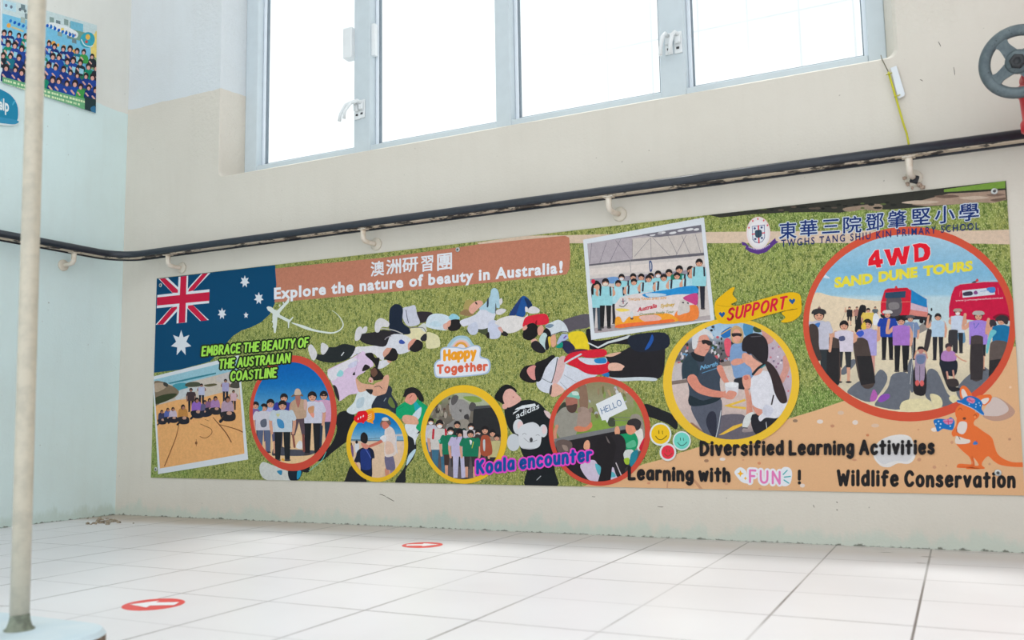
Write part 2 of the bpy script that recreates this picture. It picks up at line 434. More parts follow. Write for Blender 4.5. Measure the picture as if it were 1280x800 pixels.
# ------------------------------------------------------------------ fire hydrant valve with hand wheel
M_wheel = None
t = NT('worn_grey_cast_iron', .45, .5, .25)
n = t.noise(45, 5, .7)
c = t.mix(t.ramp(n, .3, .7), lin((84, 96, 102)), lin((104, 116, 120)))
c = t.mix(t.ramp(t.noise(120, 3, .7), .62, .72), c, lin((40, 46, 50))); t.color(c); t.bump(n, .3, .002); M_wheel = t.m
M_red = paint('red_hydrant_paint', lin((196, 34, 48)), .3, .5, var=.1)
M_nut = paint('dark_oily_nut', lin((44, 46, 50)), .4, .5, var=.2)
wc = ray(1273, 77, -.21); wn_ = (CAM_LOC - wc).normalized() + Vector((-.12, 0, .1)); wn_.normalize()
hyd = empty('hydrant_valve', (2.94, -.13, 0))
RW = .0735
u = wn_.cross(Vector((0, 0, 1))).normalized(); v = wn_.cross(u)
def wp(r, a, h=0.0): return wc + wn_ * h + r * (math.cos(a) * u + math.sin(a) * v)
bm = bmesh.new(); N = 56; m = 10
sec = [(RW - .0115 + .0115 * math.cos(2 * math.pi * k / m) , .0075 * math.sin(2 * math.pi * k / m)) for k in range(m)]
rg = [[bm.verts.new(wp(r, 2 * math.pi * i / N, h)) for r, h in sec] for i in range(N)]
for i in range(N):
    for k in range(m):
        f = bm.faces.new((rg[i][k], rg[i][(k + 1) % m], rg[(i + 1) % N][(k + 1) % m], rg[(i + 1) % N][k])); f.smooth = True
wheel = link('hand_wheel', bm, M_wheel, hyd)
for s in range(4):
    a0 = math.radians(32 + 90 * s)
    # screen-right is -u side; spoke webs flare where they meet the rim
    bm = bmesh.new(); ks = 12; top = []; bot = []
    for side in (1, -1):
        for k in range(ks + 1):
            f = k / ks; r = .014 + f * (RW - .027)
            wd = .0092 + .006 * (1 - f) ** 2 + .020 * max(0, f - .55) ** 2 * 4
            aa = a0 + side * math.atan2(wd, r)
            rr = math.hypot(r, wd)
            top.append((rr, aa)) if side == 1 else bot.append((rr, aa))
    loop = top + bot[::-1]
    for h0 in (-.004, .004):
        vs = [bm.verts.new(wp(r, a, h0)) for r, a in loop]
        if h0 < 0: lo = vs
        else: hi = vs
    nn = len(loop)
    bm.faces.new(lo[::-1]); bm.faces.new(hi)
    for k in range(nn): bm.faces.new((lo[k], lo[(k + 1) % nn], hi[(k + 1) % nn], hi[k]))
    link('spoke', bm, M_wheel, wheel)
bm = bmesh.new(); lathe(bm, [(0, -.012), (.022, -.012), (.0245, -.006), (.0245, .004), (.020, .009), (0, .009)], wc, wn_, 32); link('hub', bm, M_wheel, wheel)
bm = bmesh.new(); lathe(bm, [(.0155, .008), (.0155, .017), (.0135, .021), (.0075, .0215), (.007, .019), (0, .019)], wc, wn_, 6); link('nut', bm, M_nut, wheel)
bc = ray(1301, 106, -.145)
bm = bmesh.new(); dv = (bc - wc).normalized(); L = (bc - wc).length
tube(bm, [wc - wn_ * .010, wc + dv * L * .45], .0085, 14); link('stem', bm, M_nut, hyd)
bm = bmesh.new()
lathe(bm, [(0, .035), (.014, .035), (.018, .045), (.027, .052), (.027, .066), (.022, .070), (.026, .085), (.038, .1), (.042, L), (.036, L + .03), (0, L + .05)], wc, dv, 32); link('bonnet', bm, M_red, hyd, True)
ob_ = ray(1274.5, 164, -.15); oc = Vector((ob_.x + .034, -.15, ob_.z + .088))
bm = bmesh.new(); lathe(bm, [(0, .01), (.030, .008), (.036, 0), (.036, -.012), (.031, -.018), (.031, -.062), (.0335, -.066), (.036, -.070), (.036, -.088), (.030, -.093), (0, -.093)], oc, (-.06, -.1, 1), 32)
link('outlet', bm, M_red, hyd, True)
bm = bmesh.new(); tube(bm, [oc + Vector((0, 0, -.01)), oc.lerp(bc, .5), bc], .030, 20); link('elbow', bm, M_red, hyd)
bm = bmesh.new(); tube(bm, [(3.07, -.165, .002), (3.07, -.165, 1.5), (3.07, -.165, CEIL - .002)], .045, 28); tube(bm, [bc, (3.07, -.165, bc.z)], .034, 20); link('riser_pipe', bm, M_red, hyd)
tag(hyd, 'red fire hydrant valve with dark grey hand wheel at the right edge', 'valve')

# ------------------------------------------------------------------ wire with its white tag, from window corner to rail
M_wire = paint('yellow_green_wire', lin((196, 192, 40)), .4); M_bare = paint('dark_thin_wire', lin((110, 104, 84)), .5)
M_tag = paint('white_plastic_tag', lin((222, 228, 234)), .35, var=.02)
def wpt(px, py, y=-.012): return ray(px, py, y)
wr = empty('earth_wire', wpt(1134, 171))
bm = bmesh.new(); tube(bm, [wpt(1110.5, 90), wpt(1114, 102), wpt(1119, 119), wpt(1125, 140), wpt(1130, 157), wpt(1133.5, 167, -.02), wpt(1134.8, 174, -.033), wpt(1136, 181, -.040)], .0024, 8); link('yellow_wire', bm, M_wire, wr)
bm = bmesh.new(); tube(bm, [wpt(1101, 69, .004), wpt(1102.5, 74, -.004), wpt(1106, 81), wpt(1110.5, 90)], .0011, 6); link('bare_wire', bm, M_bare, wr)
bm = bmesh.new()
qd = [(1113, 85), (1120.5, 82), (1131, 117), (1130, 120), (1123, 123.5)]
lo = [bm.verts.new(wpt(a, b, -.004)) for a, b in qd]; hi = [bm.verts.new(wpt(a, b, -.010)) for a, b in qd]
bm.faces.new(lo); bm.faces.new(hi[::-1])
for k in range(5): bm.faces.new((lo[k], lo[(k + 1) % 5], hi[(k + 1) % 5], hi[k]))
link('white_tag', bm, M_tag, wr)
for (a, b) in ((1110.8, 92.5), (1121, 120)):
    bm = bmesh.new(); tube(bm, [wpt(a - 3, b + 1, -.013), wpt(a, b, -.017), wpt(a + 4, b - 1.5, -.012)], .0012, 6); link('cable_tie', bm, M_wire, wr)
tag(wr, 'thin yellow wire with a white plastic tag hanging from the window corner to the handrail', 'wire')

# ------------------------------------------------------------------ round arrow stickers on the tiles
M_sred = paint('red_sticker_vinyl', lin((226, 76, 72)), .4, var=.04); M_swht = paint('white_sticker_print', lin((238, 238, 240)), .4, var=.02)
def sticker(cx, cy, r, ang, label, wscale=1.0):
    e = empty('floor_sticker', (cx, cy, 0))
    bm = bmesh.new()
    ro = [bm.verts.new((cx + r * math.cos(2 * math.pi * k / 48), cy + r * math.sin(2 * math.pi * k / 48), .0006)) for k in range(48)]
    rl = [bm.verts.new((v.co.x, v.co.y, .0001)) for v in ro]
    bm.faces.new(ro)
    for k in range(48): bm.faces.new((rl[k], rl[(k + 1) % 48], ro[(k + 1) % 48], ro[k]))
    link('red_disc', bm, M_sred, e)
    ar = [(-.78, .26), (.02, .26), (.02, .58), (.80, 0), (.02, -.58), (.02, -.26), (-.78, -.26)]
    bm = bmesh.new(); ca, sa = math.cos(ang), math.sin(ang); vs = []
    for a, b in ar:
        a *= r * wscale; b *= r * wscale
        vs.append(bm.verts.new((cx + a * ca - b * sa, cy + a * sa + b * ca, .0009)))
    bm.faces.new(vs); link('white_arrow', bm, M_swht, e)
    tag(e, label, 'sticker', 'round red arrow stickers on the floor')
st1 = ray(192, 755.6, 0, 2); st2 = ray(528, 681.4, 0, 2)
sticker(st1.x, st1.y, .050, math.radians(207), 'red round floor sticker with white arrow, nearer the post')
sticker(st2.x, st2.y, .050, math.radians(28), 'red round floor sticker with white arrow, close to the wall under the banner')

# ------------------------------------------------------------------ bits of broken plaster in the corner
rr = random.Random(11)
bm = bmesh.new()
for i in range(46):
    px = rr.gauss(133, 11); py = rr.uniform(648, 656); p = ray(px, py, 0, 2)
    if p.x < .012 or p.y > -.012: p = Vector((max(p.x, .012 + rr.random() * .02), min(p.y, -.012 - rr.random() * .02), 0))
    s = rr.uniform(.002, .007)
    ico = bmesh.ops.create_icosphere(bm, subdivisions=1, radius=s)
    for v in ico['verts']:
        v.co = Vector((v.co.x * rr.uniform(.7, 1.5), v.co.y * rr.uniform(.7, 1.5), max(v.co.z * rr.uniform(.5, .9), -s * .3) + s * .3)) + Vector((p.x, p.y, 0))
o = link('plaster_crumbs', bm, paint('grey_plaster_crumbs', lin((150, 138, 120)), .9, var=.35, scale=150))
tag(o, 'grey crumbs of broken plaster on the floor in the wall corner', 'debris', kind='stuff')

# ------------------------------------------------------------------ scratches and nail holes in the back wall paint
M_mark = paint('dark_scratch', lin((92, 86, 76)), .8)
def mark(pts, wd):
    bm = bmesh.new(); lo = []; hi = []
    for i, (a, b) in enumerate(pts):
        q, p2 = pts[max(0, i - 1)], pts[min(len(pts) - 1, i + 1)]; l = math.hypot(p2[0] - q[0], p2[1] - q[1]) or 1
        k = .75 * wd * (.4 + .6 * math.sin(math.pi * (i + .5) / len(pts))) / 2
        lo.append(bm.verts.new(ray(a - (p2[1] - q[1]) / l * k, b + (p2[0] - q[0]) / l * k, -.0003))); hi.append(bm.verts.new(ray(a + (p2[1] - q[1]) / l * k, b - (p2[0] - q[0]) / l * k, -.0003)))
    for i in range(len(pts) - 1): bm.faces.new((lo[i], lo[i + 1], hi[i + 1], hi[i]))
    link('paint_scratch', bm, M_mark, wall_back)
for pts, wd in (([(474.5, 618), (478, 618.6), (482, 620.5)], 1.1), ([(483, 621), (487, 623.5), (492.5, 626.5)], 1.2), ([(822, 633.2), (827, 633.8), (829, 633.4)], .9), ([(1045.2, 627.2), (1046.2, 627.8), (1047, 628.6)], 1.4), ([(1045.5, 636.8), (1046.4, 637.3), (1047.2, 638)], 1.4), ([(1016.6, 631), (1017.2, 632.6), (1018, 634.5)], 1.0), ([(740, 620.5), (742, 621), (744, 621)], .9), ([(1173, 52), (1174.5, 55), (1176, 58)], 1.2), ([(1192, 84), (1193, 89), (1193.6, 94)], 1.0), ([(1150, 99.5), (1152, 100.2), (1153.4, 101.4)], 1.2)): mark(pts, wd)

# ------------------------------------------------------------------ flat printed artwork: coloured shapes layered a few hundredths of a millimetre apart
GAIN = 1.0
def print_material(name, rough=0.55, mottle=0):
    t = NT(name, rough, 0.12)
    a = t.n('ShaderNodeVertexColor', layer_name='ink')
    n = t.ramp(t.noise(900, 2, .5), .3, .7, .94, 1.05)
    if mottle: n = t.math('MULTIPLY', n, t.math('MULTIPLY', t.ramp(t.noise(110, 5, .7), .3, .7, 1 - mottle, 1 + mottle * .55), t.ramp(t.noise(420, 2, .6), .3, .7, 1 - mottle * .6, 1 + mottle * .4)))
    v = t.n('ShaderNodeVectorMath', operation='SCALE'); t.l(a.outputs['Color'], v.inputs[0]); t.l(n, v.inputs['Scale'])
    t.color(v.outputs[0]); return t.m
M_ink = print_material('printed_ink'); M_photo = print_material('printed_photo_ink', mottle=.085)
def clip_poly(pts, clip):
    """Sutherland-Hodgman against a convex polygon"""
    ar = sum(a[0] * b[1] - b[0] * a[1] for a, b in zip(clip, clip[1:] + clip[:1]))
    if ar < 0: clip = clip[::-1]
    out = list(pts)
    for a, b in zip(clip, clip[1:] + clip[:1]):
        if not out: break
        ex, ey = b[0] - a[0], b[1] - a[1]
        f = lambda p: ex * (p[1] - a[1]) - ey * (p[0] - a[0])
        src, out = out, []
        for p, q in zip(src, src[1:] + src[:1]):
            fp, fq = f(p), f(q)
            if fp >= 0: out.append(p)
            if (fp >= 0) != (fq >= 0):
                t = fp / (fp - fq); out.append((p[0] + t * (q[0] - p[0]), p[1] + t * (q[1] - p[1])))
    return out
def smooth_poly(pts, n=4):
    m = len(pts); out = []
    for i in range(m):
        p0, p1, p2, p3 = pts[i - 1], pts[i], pts[(i + 1) % m], pts[(i + 2) % m]
        for k in range(n):
            t = k / n; t2 = t * t; t3 = t2 * t
            out.append(tuple(.5 * (2 * p1[j] + (p2[j] - p0[j]) * t + (2 * p0[j] - 5 * p1[j] + 4 * p2[j] - p3[j]) * t2 + (3 * p1[j] - p0[j] - 3 * p2[j] + p3[j]) * t3) for j in (0, 1)))
    return out
def smooth_line(pts, n=4):
    m = len(pts); out = []
    for i in range(m - 1):
        p0, p1, p2, p3 = pts[max(0, i - 1)], pts[i], pts[i + 1], pts[min(m - 1, i + 2)]
        for k in range(n):
            t = k / n; t2 = t * t; t3 = t2 * t
            out.append(tuple(.5 * (2 * p1[j] + (p2[j] - p0[j]) * t + (2 * p0[j] - 5 * p1[j] + 4 * p2[j] - p3[j]) * t2 + (3 * p1[j] - p0[j] - 3 * p2[j] + p3[j]) * t3) for j in (0, 1)))
    out.append(pts[-1]); return out
def ell(cx, cy, rx, ry=None, n=28, rot=0.0):
    ry = rx if ry is None else ry; c, s = math.cos(rot), math.sin(rot)
    return [(cx + rx * math.cos(2 * math.pi * k / n) * c - ry * math.sin(2 * math.pi * k / n) * s, cy + rx * math.cos(2 * math.pi * k / n) * s + ry * math.sin(2 * math.pi * k / n) * c) for k in range(n)]

class Sheet:
    """a flat printed thing on a wall: remembers what is stacked where"""
    def __init__(s, root, ax, base, sign, clip, step=4e-5):
        s.root, s.ax, s.base, s.sign, s.clip, s.step = root, ax, base, sign, clip, step
        s.used = []
    def put(s, px, py, layer, k=0): return ray(px, py, s.base + s.sign * ((layer + 1) * s.step + (k % 37) * 1.05e-6), s.ax)
    def layer(s, bb):
        m = -1
        for (a, b, c, d, l) in s.used:
            if l > m and a < bb[2] and c > bb[0] and b < bb[3] and d > bb[1]: m = l
        s.used.append((*bb, m + 1)); return m + 1
class Art:
    def __init__(s, sheet, name, clip=None, parent=None, label=None, mat=None):
        s.sh, s.name, s.parent, s.label = sheet, name, parent or sheet.root, label
        s.clip = clip; s.faces = []; s.mat = mat
    def group(s, polys):
        """polys: list of (points, colour or list of colours) that all lie in one layer"""
        ok = []
        for pts, c in polys:
            if isinstance(c, list): ok.append((pts, c)); continue
            p = clip_poly(pts, s.sh.clip)
            if s.clip: p = clip_poly(p, s.clip)
            q = []
            for a in p:
                if not q or abs(a[0] - q[-1][0]) + abs(a[1] - q[-1][1]) > 1e-4: q.append(a)
            if len(q) > 2: ok.append((q, c))
        if not ok: return s
        xs = [p[0] for q, _ in ok for p in q]; ys = [p[1] for q, _ in ok for p in q]
        L = s.sh.layer((min(xs), min(ys), max(xs), max(ys)))
        for k, (q, c) in enumerate(ok): s.faces.append((q, c, L, k))
        return s
    def poly(s, pts, c, sm=True): return s.group([(smooth_poly(pts) if sm else list(pts), c)])
    def line(s, pts, wd, c, sm=True):
        if sm and len(pts) > 2: pts = smooth_line(pts)
        ws = wd if isinstance(wd, (list, tuple)) else [wd] * len(pts)
        if len(ws) != len(pts): ws = [ws[0] + (ws[-1] - ws[0]) * i / (len(pts) - 1) for i in range(len(pts))]
        L_, R_ = [], []; n = len(pts)
        for i in range(n):
            p, q = pts[max(0, i - 1)], pts[min(n - 1, i + 1)]
            l = math.hypot(q[0] - p[0], q[1] - p[1]) or 1
            nx, ny = -(q[1] - p[1]) / l / 2 * ws[i], (q[0] - p[0]) / l / 2 * ws[i]
            L_.append((pts[i][0] + nx, pts[i][1] + ny)); R_.append((pts[i][0] - nx, pts[i][1] - ny))
        ps = [([L_[i], L_[i + 1], R_[i + 1], R_[i]], c) for i in range(n - 1)]
        for i in (0, n - 1): ps.append((ell(pts[i][0], pts[i][1], ws[i] / 2, n=10), c))
        return s.group(ps)
    def grad(s, x0, x1, stops, clip):
        """a printed colour blend down the picture: stops = [(y, colour)...], cut to a convex outline"""
        polys = []
        for (ya, ca), (yb, cb) in zip(stops, stops[1:]):
            k = max(2, int(abs(yb - ya) / 3) + 1)
            for i in range(k):
                f0, f1 = i / k, (i + 1) / k
                y0, y1 = ya + (yb - ya) * f0, ya + (yb - ya) * f1
                q = clip_poly(clip_poly([(x0, y0), (x1, y0), (x1, y1), (x0, y1)], clip), s.sh.clip)
                if len(q) > 2:
                    cols = []
                    for p in q:
                        f = (p[1] - ya) / (yb - ya); f = min(1, max(0, f)); cols.append(tuple(ca[j] + (cb[j] - ca[j]) * f for j in range(3)))
                    polys.append((q, cols))
        return s.group(polys)
    def done(s):
        verts, fs, cols = [], [], []
        for q, c, L, k in s.faces:
            b = len(verts)
            verts += [tuple(s.sh.put(p[0], p[1], L, k)) for p in q]
            fs.append(list(range(b, b + len(q))))
            cols.append(c if isinstance(c, list) else [c] * len(q))
        me = bpy.data.meshes.new(s.name); me.from_pydata(verts, [], fs)
        at = me.color_attributes.new('ink', 'FLOAT_COLOR', 'CORNER')
        i = 0
        for c in cols:
            for k in c:
                l = lin(k); at.data[i].color = (min(.95, l[0] * GAIN), min(.95, l[1] * GAIN), min(.95, l[2] * GAIN), 1); i += 1
        me.materials.append(s.mat or M_ink)
        o = bpy.data.objects.new(s.name, me); COL.objects.link(o)
        o.parent = s.parent; o.matrix_parent_inverse = Matrix.Translation(-s.sh.root.location)
        if s.label: o['label'] = s.label
        return o
def V(x0, y0, sc): return lambda pts: [(x0 + a / sc, y0 + b / sc) for a, b in pts]

# a small alphabet of pen strokes: width, strokes ('~' first = curved)
GL = {
'A': (.72, [[(0, 0), (.36, 1), (.72, 0)], [(.13, .34), (.59, .34)]]),
'B': (.58, [[(0, 0), (0, 1)], ['~', (0, 1), (.36, .98), (.48, .77), (.34, .56), (0, .53)], ['~', (0, .53), (.4, .51), (.56, .27), (.4, .03), (0, 0)]]),
'C': (.64, [['~', (.62, .82), (.45, .99), (.2, .93), (.02, .62), (.04, .28), (.24, .02), (.46, .02), (.63, .18)]]),
'D': (.66, [[(0, 0), (0, 1)], ['~', (0, 1), (.38, .93), (.64, .62), (.62, .3), (.36, .05), (0, 0)]]),
'E': (.52, [[(.52, 1), (0, 1), (0, 0), (.52, 0)], [(0, .53), (.42, .53)]]),
'F': (.5, [[(.5, 1), (0, 1), (0, 0)], [(0, .52), (.4, .52)]]),
'H': (.64, [[(0, 0), (0, 1)], [(.64, 0), (.64, 1)], [(0, .52), (.64, .52)]]),
'I': (.04, [[(0.02, 0), (0.02, 1)]]),
'K': (.6, [[(0, 0), (0, 1)], [(.56, 1), (.03, .46)], [(.2, .6), (.6, 0)]]),
'L': (.5, [[(0, 1), (0, 0), (.5, 0.02)]]),
'M': (.8, [[(0, 0), (.08, 1), (.4, .3), (.72, 1), (.8, 0)]]),
'N': (.64, [[(0, 0), (0, 1), (.64, 0), (.64, 1)]]),
'O': (.76, [['~', (.38, 1), (.12, .87), (0, .5), (.12, .13), (.38, 0), (.64, .13), (.76, .5), (.64, .87), (.38, 1)]]),
'P': (.56, [[(0, 0), (0, 1)], ['~', (0, 1), (.4, .97), (.55, .74), (.4, .5), (0, .45)]]),
'R': (.58, [[(0, 0), (0, 1)], ['~', (0, 1), (.4, .97), (.53, .75), (.38, .53), (0, .49)], [(.22, .5), (.58, 0)]]),
'S': (.56, [['~', (.53, .84), (.36, .99), (.12, .94), (.04, .74), (.2, .58), (.42, .46), (.55, .26), (.42, .05), (.18, .01), (0, .16)]]),
'T': (.64, [[(0, 1), (.64, 1)], [(.32, 1), (.32, 0)]]),
'U': (.62, [['~', (0, 1), (0, .5), (.05, .15), (.3, 0), (.56, .15), (.62, .5), (.62, 1)]]),
'W': (.92, [[(0, 1), (.22, 0), (.46, .72), (.7, 0), (.92, 1)]]),
'Y': (.64, [[(0, 1), (.32, .45), (.64, 1)], [(.32, .45), (.32, 0)]]),
'a': (.52, [['~', (.5, .62), (.3, .7), (.08, .58), (0, .32), (.1, .06), (.3, .03), (.48, .25), (.5, .5)], [(.5, .66), (.52, .02)]]),
'c': (.48, [['~', (.46, .58), (.28, .7), (.08, .58), (0, .33), (.1, .08), (.28, 0), (.47, .12)]]),
'd': (.52, [['~', (.5, .5), (.3, .68), (.08, .56), (0, .32), (.1, .06), (.3, .02), (.48, .2), (.5, .5)], [(.5, 1), (.52, .02)]]),
'e': (.52, [['~', (.04, .36), (.26, .4), (.5, .42), (.44, .63), (.26, .7), (.07, .58), (0, .32), (.12, .06), (.3, 0), (.5, .12)]]),
'f': (.42, [['~', (.44, .93), (.3, 1), (.17, .88), (.15, .6), (.15, 0)], [(0, .58), (.38, .6)]]),
'g': (.52, [['~', (.5, .6), (.3, .7), (.08, .58), (0, .34), (.1, .1), (.3, .07), (.48, .28), (.5, .5)], ['~', (.5, .66), (.52, .1), (.46, -.2), (.26, -.32), (.06, -.22)]]),
'h': (.48, [[(0, 1), (0, 0)], ['~', (0, .42), (.14, .64), (.34, .68), (.46, .5), (.48, .2), (.48, 0)]]),
'i': (.04, [[(.02, .66), (.02, 0)], [(.02, .93), (.02, .95)]]),
'l': (.04, [[(.02, 1), (.02, 0)]]),
'n': (.48, [[(0, .68), (0, 0)], ['~', (0, .42), (.14, .64), (.34, .68), (.46, .5), (.48, .2), (.48, 0)]]),
'o': (.54, [['~', (.27, .7), (.08, .6), (0, .35), (.08, .1), (.27, 0), (.46, .1), (.54, .35), (.46, .6), (.27, .7)]]),
'p': (.52, [[(0, .68), (0, -.32)], ['~', (.02, .42), (.14, .64), (.34, .7), (.5, .55), (.52, .3), (.4, .06), (.2, .02), (.02, .2)]]),
'r': (.36, [[(0, .68), (0, 0)], ['~', (0, .42), (.1, .6), (.24, .69), (.37, .64)]]),
's': (.44, [['~', (.42, .6), (.26, .71), (.08, .64), (.06, .48), (.22, .38), (.4, .27), (.4, .08), (.2, 0), (0, .1)]]),
't': (.42, [[(.19, .96), (.19, .02)], [(0, .64), (.42, .66)]]),
'u': (.48, [['~', (0, .68), (0, .3), (.08, .06), (.26, .02), (.42, .16), (.47, .4)], [(.48, .68), (.48, 0)]]),
'v': (.48, [[(0, .68), (.24, 0), (.48, .68)]]),
'w': (.74, [[(0, .68), (.18, 0), (.37, .55), (.56, 0), (.74, .68)]]),
'y': (.48, [[(0, .68), (.25, .05)], [(.48, .68), (.25, .05), (.1, -.32)]]),
'!': (.04, [[(.02, 1), (.02, .34)], [(.02, .02), (.02, .04)]]),
}
def pen_text(art, text, p0, p1, cap, wd, col, outline=None, slant=0.0, gap=.26, space=.38, jiggle=0.0, bold=1.0):
    """lettering drawn with a round pen; p0/p1 = ends of the base line, cap = capital height (photo pixels)"""
    tot = 0; xs = []
    for ch in text:
        xs.append(tot)
        tot += space if ch == ' ' else GL[ch][0] + gap
    tot -= gap
    dx, dy = p1[0] - p0[0], p1[1] - p0[1]; rr = random.Random(len(text))
    sx = math.hypot(dx, dy) / tot; ux, uy = dx / tot, dy / tot
    strokes = []
    for ch, x0 in zip(text, xs):
        if ch == ' ': continue
        jy = rr.uniform(-1, 1) * jiggle
        for st in GL[ch][1]:
            cur = st[0] == '~'; pts = st[1:] if cur else st
            q = [(p0[0] + ux * (x0 + a + slant * b), p0[1] + uy * (x0 + a + slant * b) - (b + jy) * cap) for a, b in pts]
            strokes.append(smooth_line(q, 4) if cur else q)
    for (o, c) in ((outline or [])[::1] + [(0, col)]):
        ps = []; ww = wd + 2 * o
        for pts in strokes:
            for (ax, ay), (bx, by) in zip(pts, pts[1:]):
                l = math.hypot(bx - ax, by - ay) or 1; nx, ny = -(by - ay) / l / 2 * ww, (bx - ax) / l / 2 * ww
                ps.append(([(ax + nx, ay + ny), (bx + nx, by + ny), (bx - nx, by - ny), (ax - nx, ay - ny)], c))
            for p in pts: ps.append((ell(p[0], p[1], ww / 2, n=12), c))
        art.group(ps)
    return art
_fc = {}
def type_shapes(text, bold, sp=1.0):
    """letter shapes of the built-in typeface as flat polygons in em units"""
    if (text, bold, sp) in _fc: return _fc[(text, bold, sp)]
    cu = bpy.data.curves.new('lettering', 'FONT'); cu.body = text; cu.size = 1.0; cu.offset = bold; cu.resolution_u = 3; cu.space_character = sp
    ob = bpy.data.objects.new('lettering', cu); COL.objects.link(ob)
    bpy.context.view_layer.update()
    ev = ob.evaluated_get(bpy.context.evaluated_depsgraph_get()); me = ev.to_mesh()
    polys = [[(me.vertices[i].co.x, me.vertices[i].co.y) for i in p.vertices] for p in me.polygons]
    ev.to_mesh_clear(); bpy.data.objects.remove(ob); bpy.data.curves.remove(cu)
    _fc[(text, bold, sp)] = polys; return polys
def type_text(art, text, p0, p1, cap, col, bold=0.0, outline=None, slant=0.0, capem=.73, sp=1.0):
    """set type between two base line points"""
    if ord(text[0]) > 0x2e80:                         # ideographs: thickened by overprinting
        base = type_shapes(text, 0); x0 = min(a for q in base for a, _ in q); x1 = max(a for q in base for a, _ in q)
        ux, uy = (p1[0] - p0[0]) / (x1 - x0), (p1[1] - p0[1]) / (x1 - x0)
        for (o, c) in ((outline or []) + [(bold, col)]):
            for i in range(12 if o > bold else 6):
                t = 2 * math.pi * i / (12 if o > bold else 6); ex, ey = o * math.cos(t), o * math.sin(t)
                art.group([([(p0[0] + ux * (a + ex - x0), p0[1] + uy * (a + ex - x0) - (b + ey) / capem * cap) for a, b in q], c) for q in base])
        return art
    for (o, c) in ((outline or []) + [(0, col)]):
        base = type_shapes(text, bold, sp); x0 = min(a for q in base for a, _ in q); x1 = max(a for q in base for a, _ in q)
        polys = type_shapes(text, bold + o, sp)
        ux, uy = (p1[0] - p0[0]) / (x1 - x0), (p1[1] - p0[1]) / (x1 - x0)
        art.group([([(p0[0] + ux * (a - x0 + slant * b), p0[1] + uy * (a - x0 + slant * b) - b / capem * cap) for a, b in q], c) for q in polys])
    return art
SKIN = (214, 158, 132); HAIR = (38, 34, 36)
def fig(a, x, top, bot, shirt, pants, skin=SKIN, hair=HAIR, arm='down', wide=1.0, leg=.46, shorts=False, mask=None, cap=None, lean=0.0, strap=None):
    """a small printed standing figure: head top at y=top, feet at y=bot"""
    h = bot - top; k = h * .5 * wide; L = lean * h
    hx = x + L; hr = h * .068
    hip = bot - h * leg; sh = top + h * .165
    lw = .085 * k * 2
    for s in (-1, 1):
        a.poly([(x + s * .02 * k, hip - h * .03), (x + s * .24 * k, hip - h * .03), (x + s * .22 * k, bot - h * (.24 if shorts else .03)), (x + s * .07 * k, bot - h * (.24 if shorts else .03))], pants, False)
        if shorts: a.poly([(x + s * .09 * k, bot - h * .25), (x + s * .2 * k, bot - h * .25), (x + s * .19 * k, bot - .02 * h), (x + s * .1 * k, bot - .02 * h)], skin, False)
        a.poly(ell(x + s * .15 * k, bot - h * .015, .1 * k, h * .018, 10), (70, 64, 66), False)
    if arm == 'down':
        for s in (-1, 1):
            a.line([(hx + s * .26 * k, sh + h * .03), (x + s * .36 * k, sh + h * .17), (x + s * .32 * k, hip + h * .02)], [.11 * k, .08 * k], skin)
            a.line([(hx + s * .26 * k, sh + h * .03), (x + s * .34 * k, sh + h * .13)], .15 * k, shirt, False)
    elif arm in ('up', 'upl', 'upr'):
        for s in (-1, 1):
            if arm == 'upl' and s == 1 or arm == 'upr' and s == -1: 
                a.line([(hx + s * .26 * k, sh + h * .03), (x + s * .36 * k, sh + h * .17), (x + s * .32 * k, hip)], [.12 * k, .09 * k], skin); continue
            a.line([(hx + s * .26 * k, sh + h * .04), (x + s * .48 * k, sh + h * .13), (x + s * .42 * k, top + h * .06)], [.13 * k, .09 * k], skin)
    elif arm == 'front':
        for s in (-1, 1):
            a.line([(hx + s * .26 * k, sh + h * .03), (x + s * .36 * k, sh + h * .15), (x + s * .05 * k, sh + h * .2)], [.13 * k, .1 * k], skin)
    a.poly([(hx - .1 * k, sh - h * .01), (hx + .1 * k, sh - h * .01), (hx + .3 * k, sh + h * .02), (x + .29 * k, hip), (x - .29 * k, hip), (hx - .3 * k, sh + h * .02)], shirt, False)
    if strap:
        for s in (-1, 1): a.line([(hx + s * .2 * k, sh + h * .01), (x + s * .22 * k, sh + h * .17)], .07 * k, strap, False)
    a.poly(ell(hx, top + h * .075, hr * 1.08, h * .08, 16), hair, False)
    a.poly(ell(hx, top + h * .092, hr * .85, h * .062, 16), skin, False)
    a.poly([(hx - hr * .9, top + h * .085), (hx, top + h * .058), (hx + hr * .9, top + h * .085), (hx + hr * .7, top + h * .02), (hx - hr * .7, top + h * .02)], hair, False)
    if hr > 2.4:
        for e in (-.36, .36): a.poly(ell(hx + e * hr, top + h * .088, hr * .14, h * .008, 6), (62, 44, 44), False)
        a.line([(hx - hr * .25, top + h * .124), (hx + hr * .25, top + h * .124)], h * .008, (150, 74, 74), False)
    if mask: a.poly(ell(hx, top + h * .115, hr * .7, h * .032, 12), mask, False)
    if cap:
        a.poly([(hx - hr * 1.35, top + h * .062), (hx - hr, top + h * .005), (hx + hr, top + h * .005), (hx + hr * 1.35, top + h * .062)], cap)
    return a

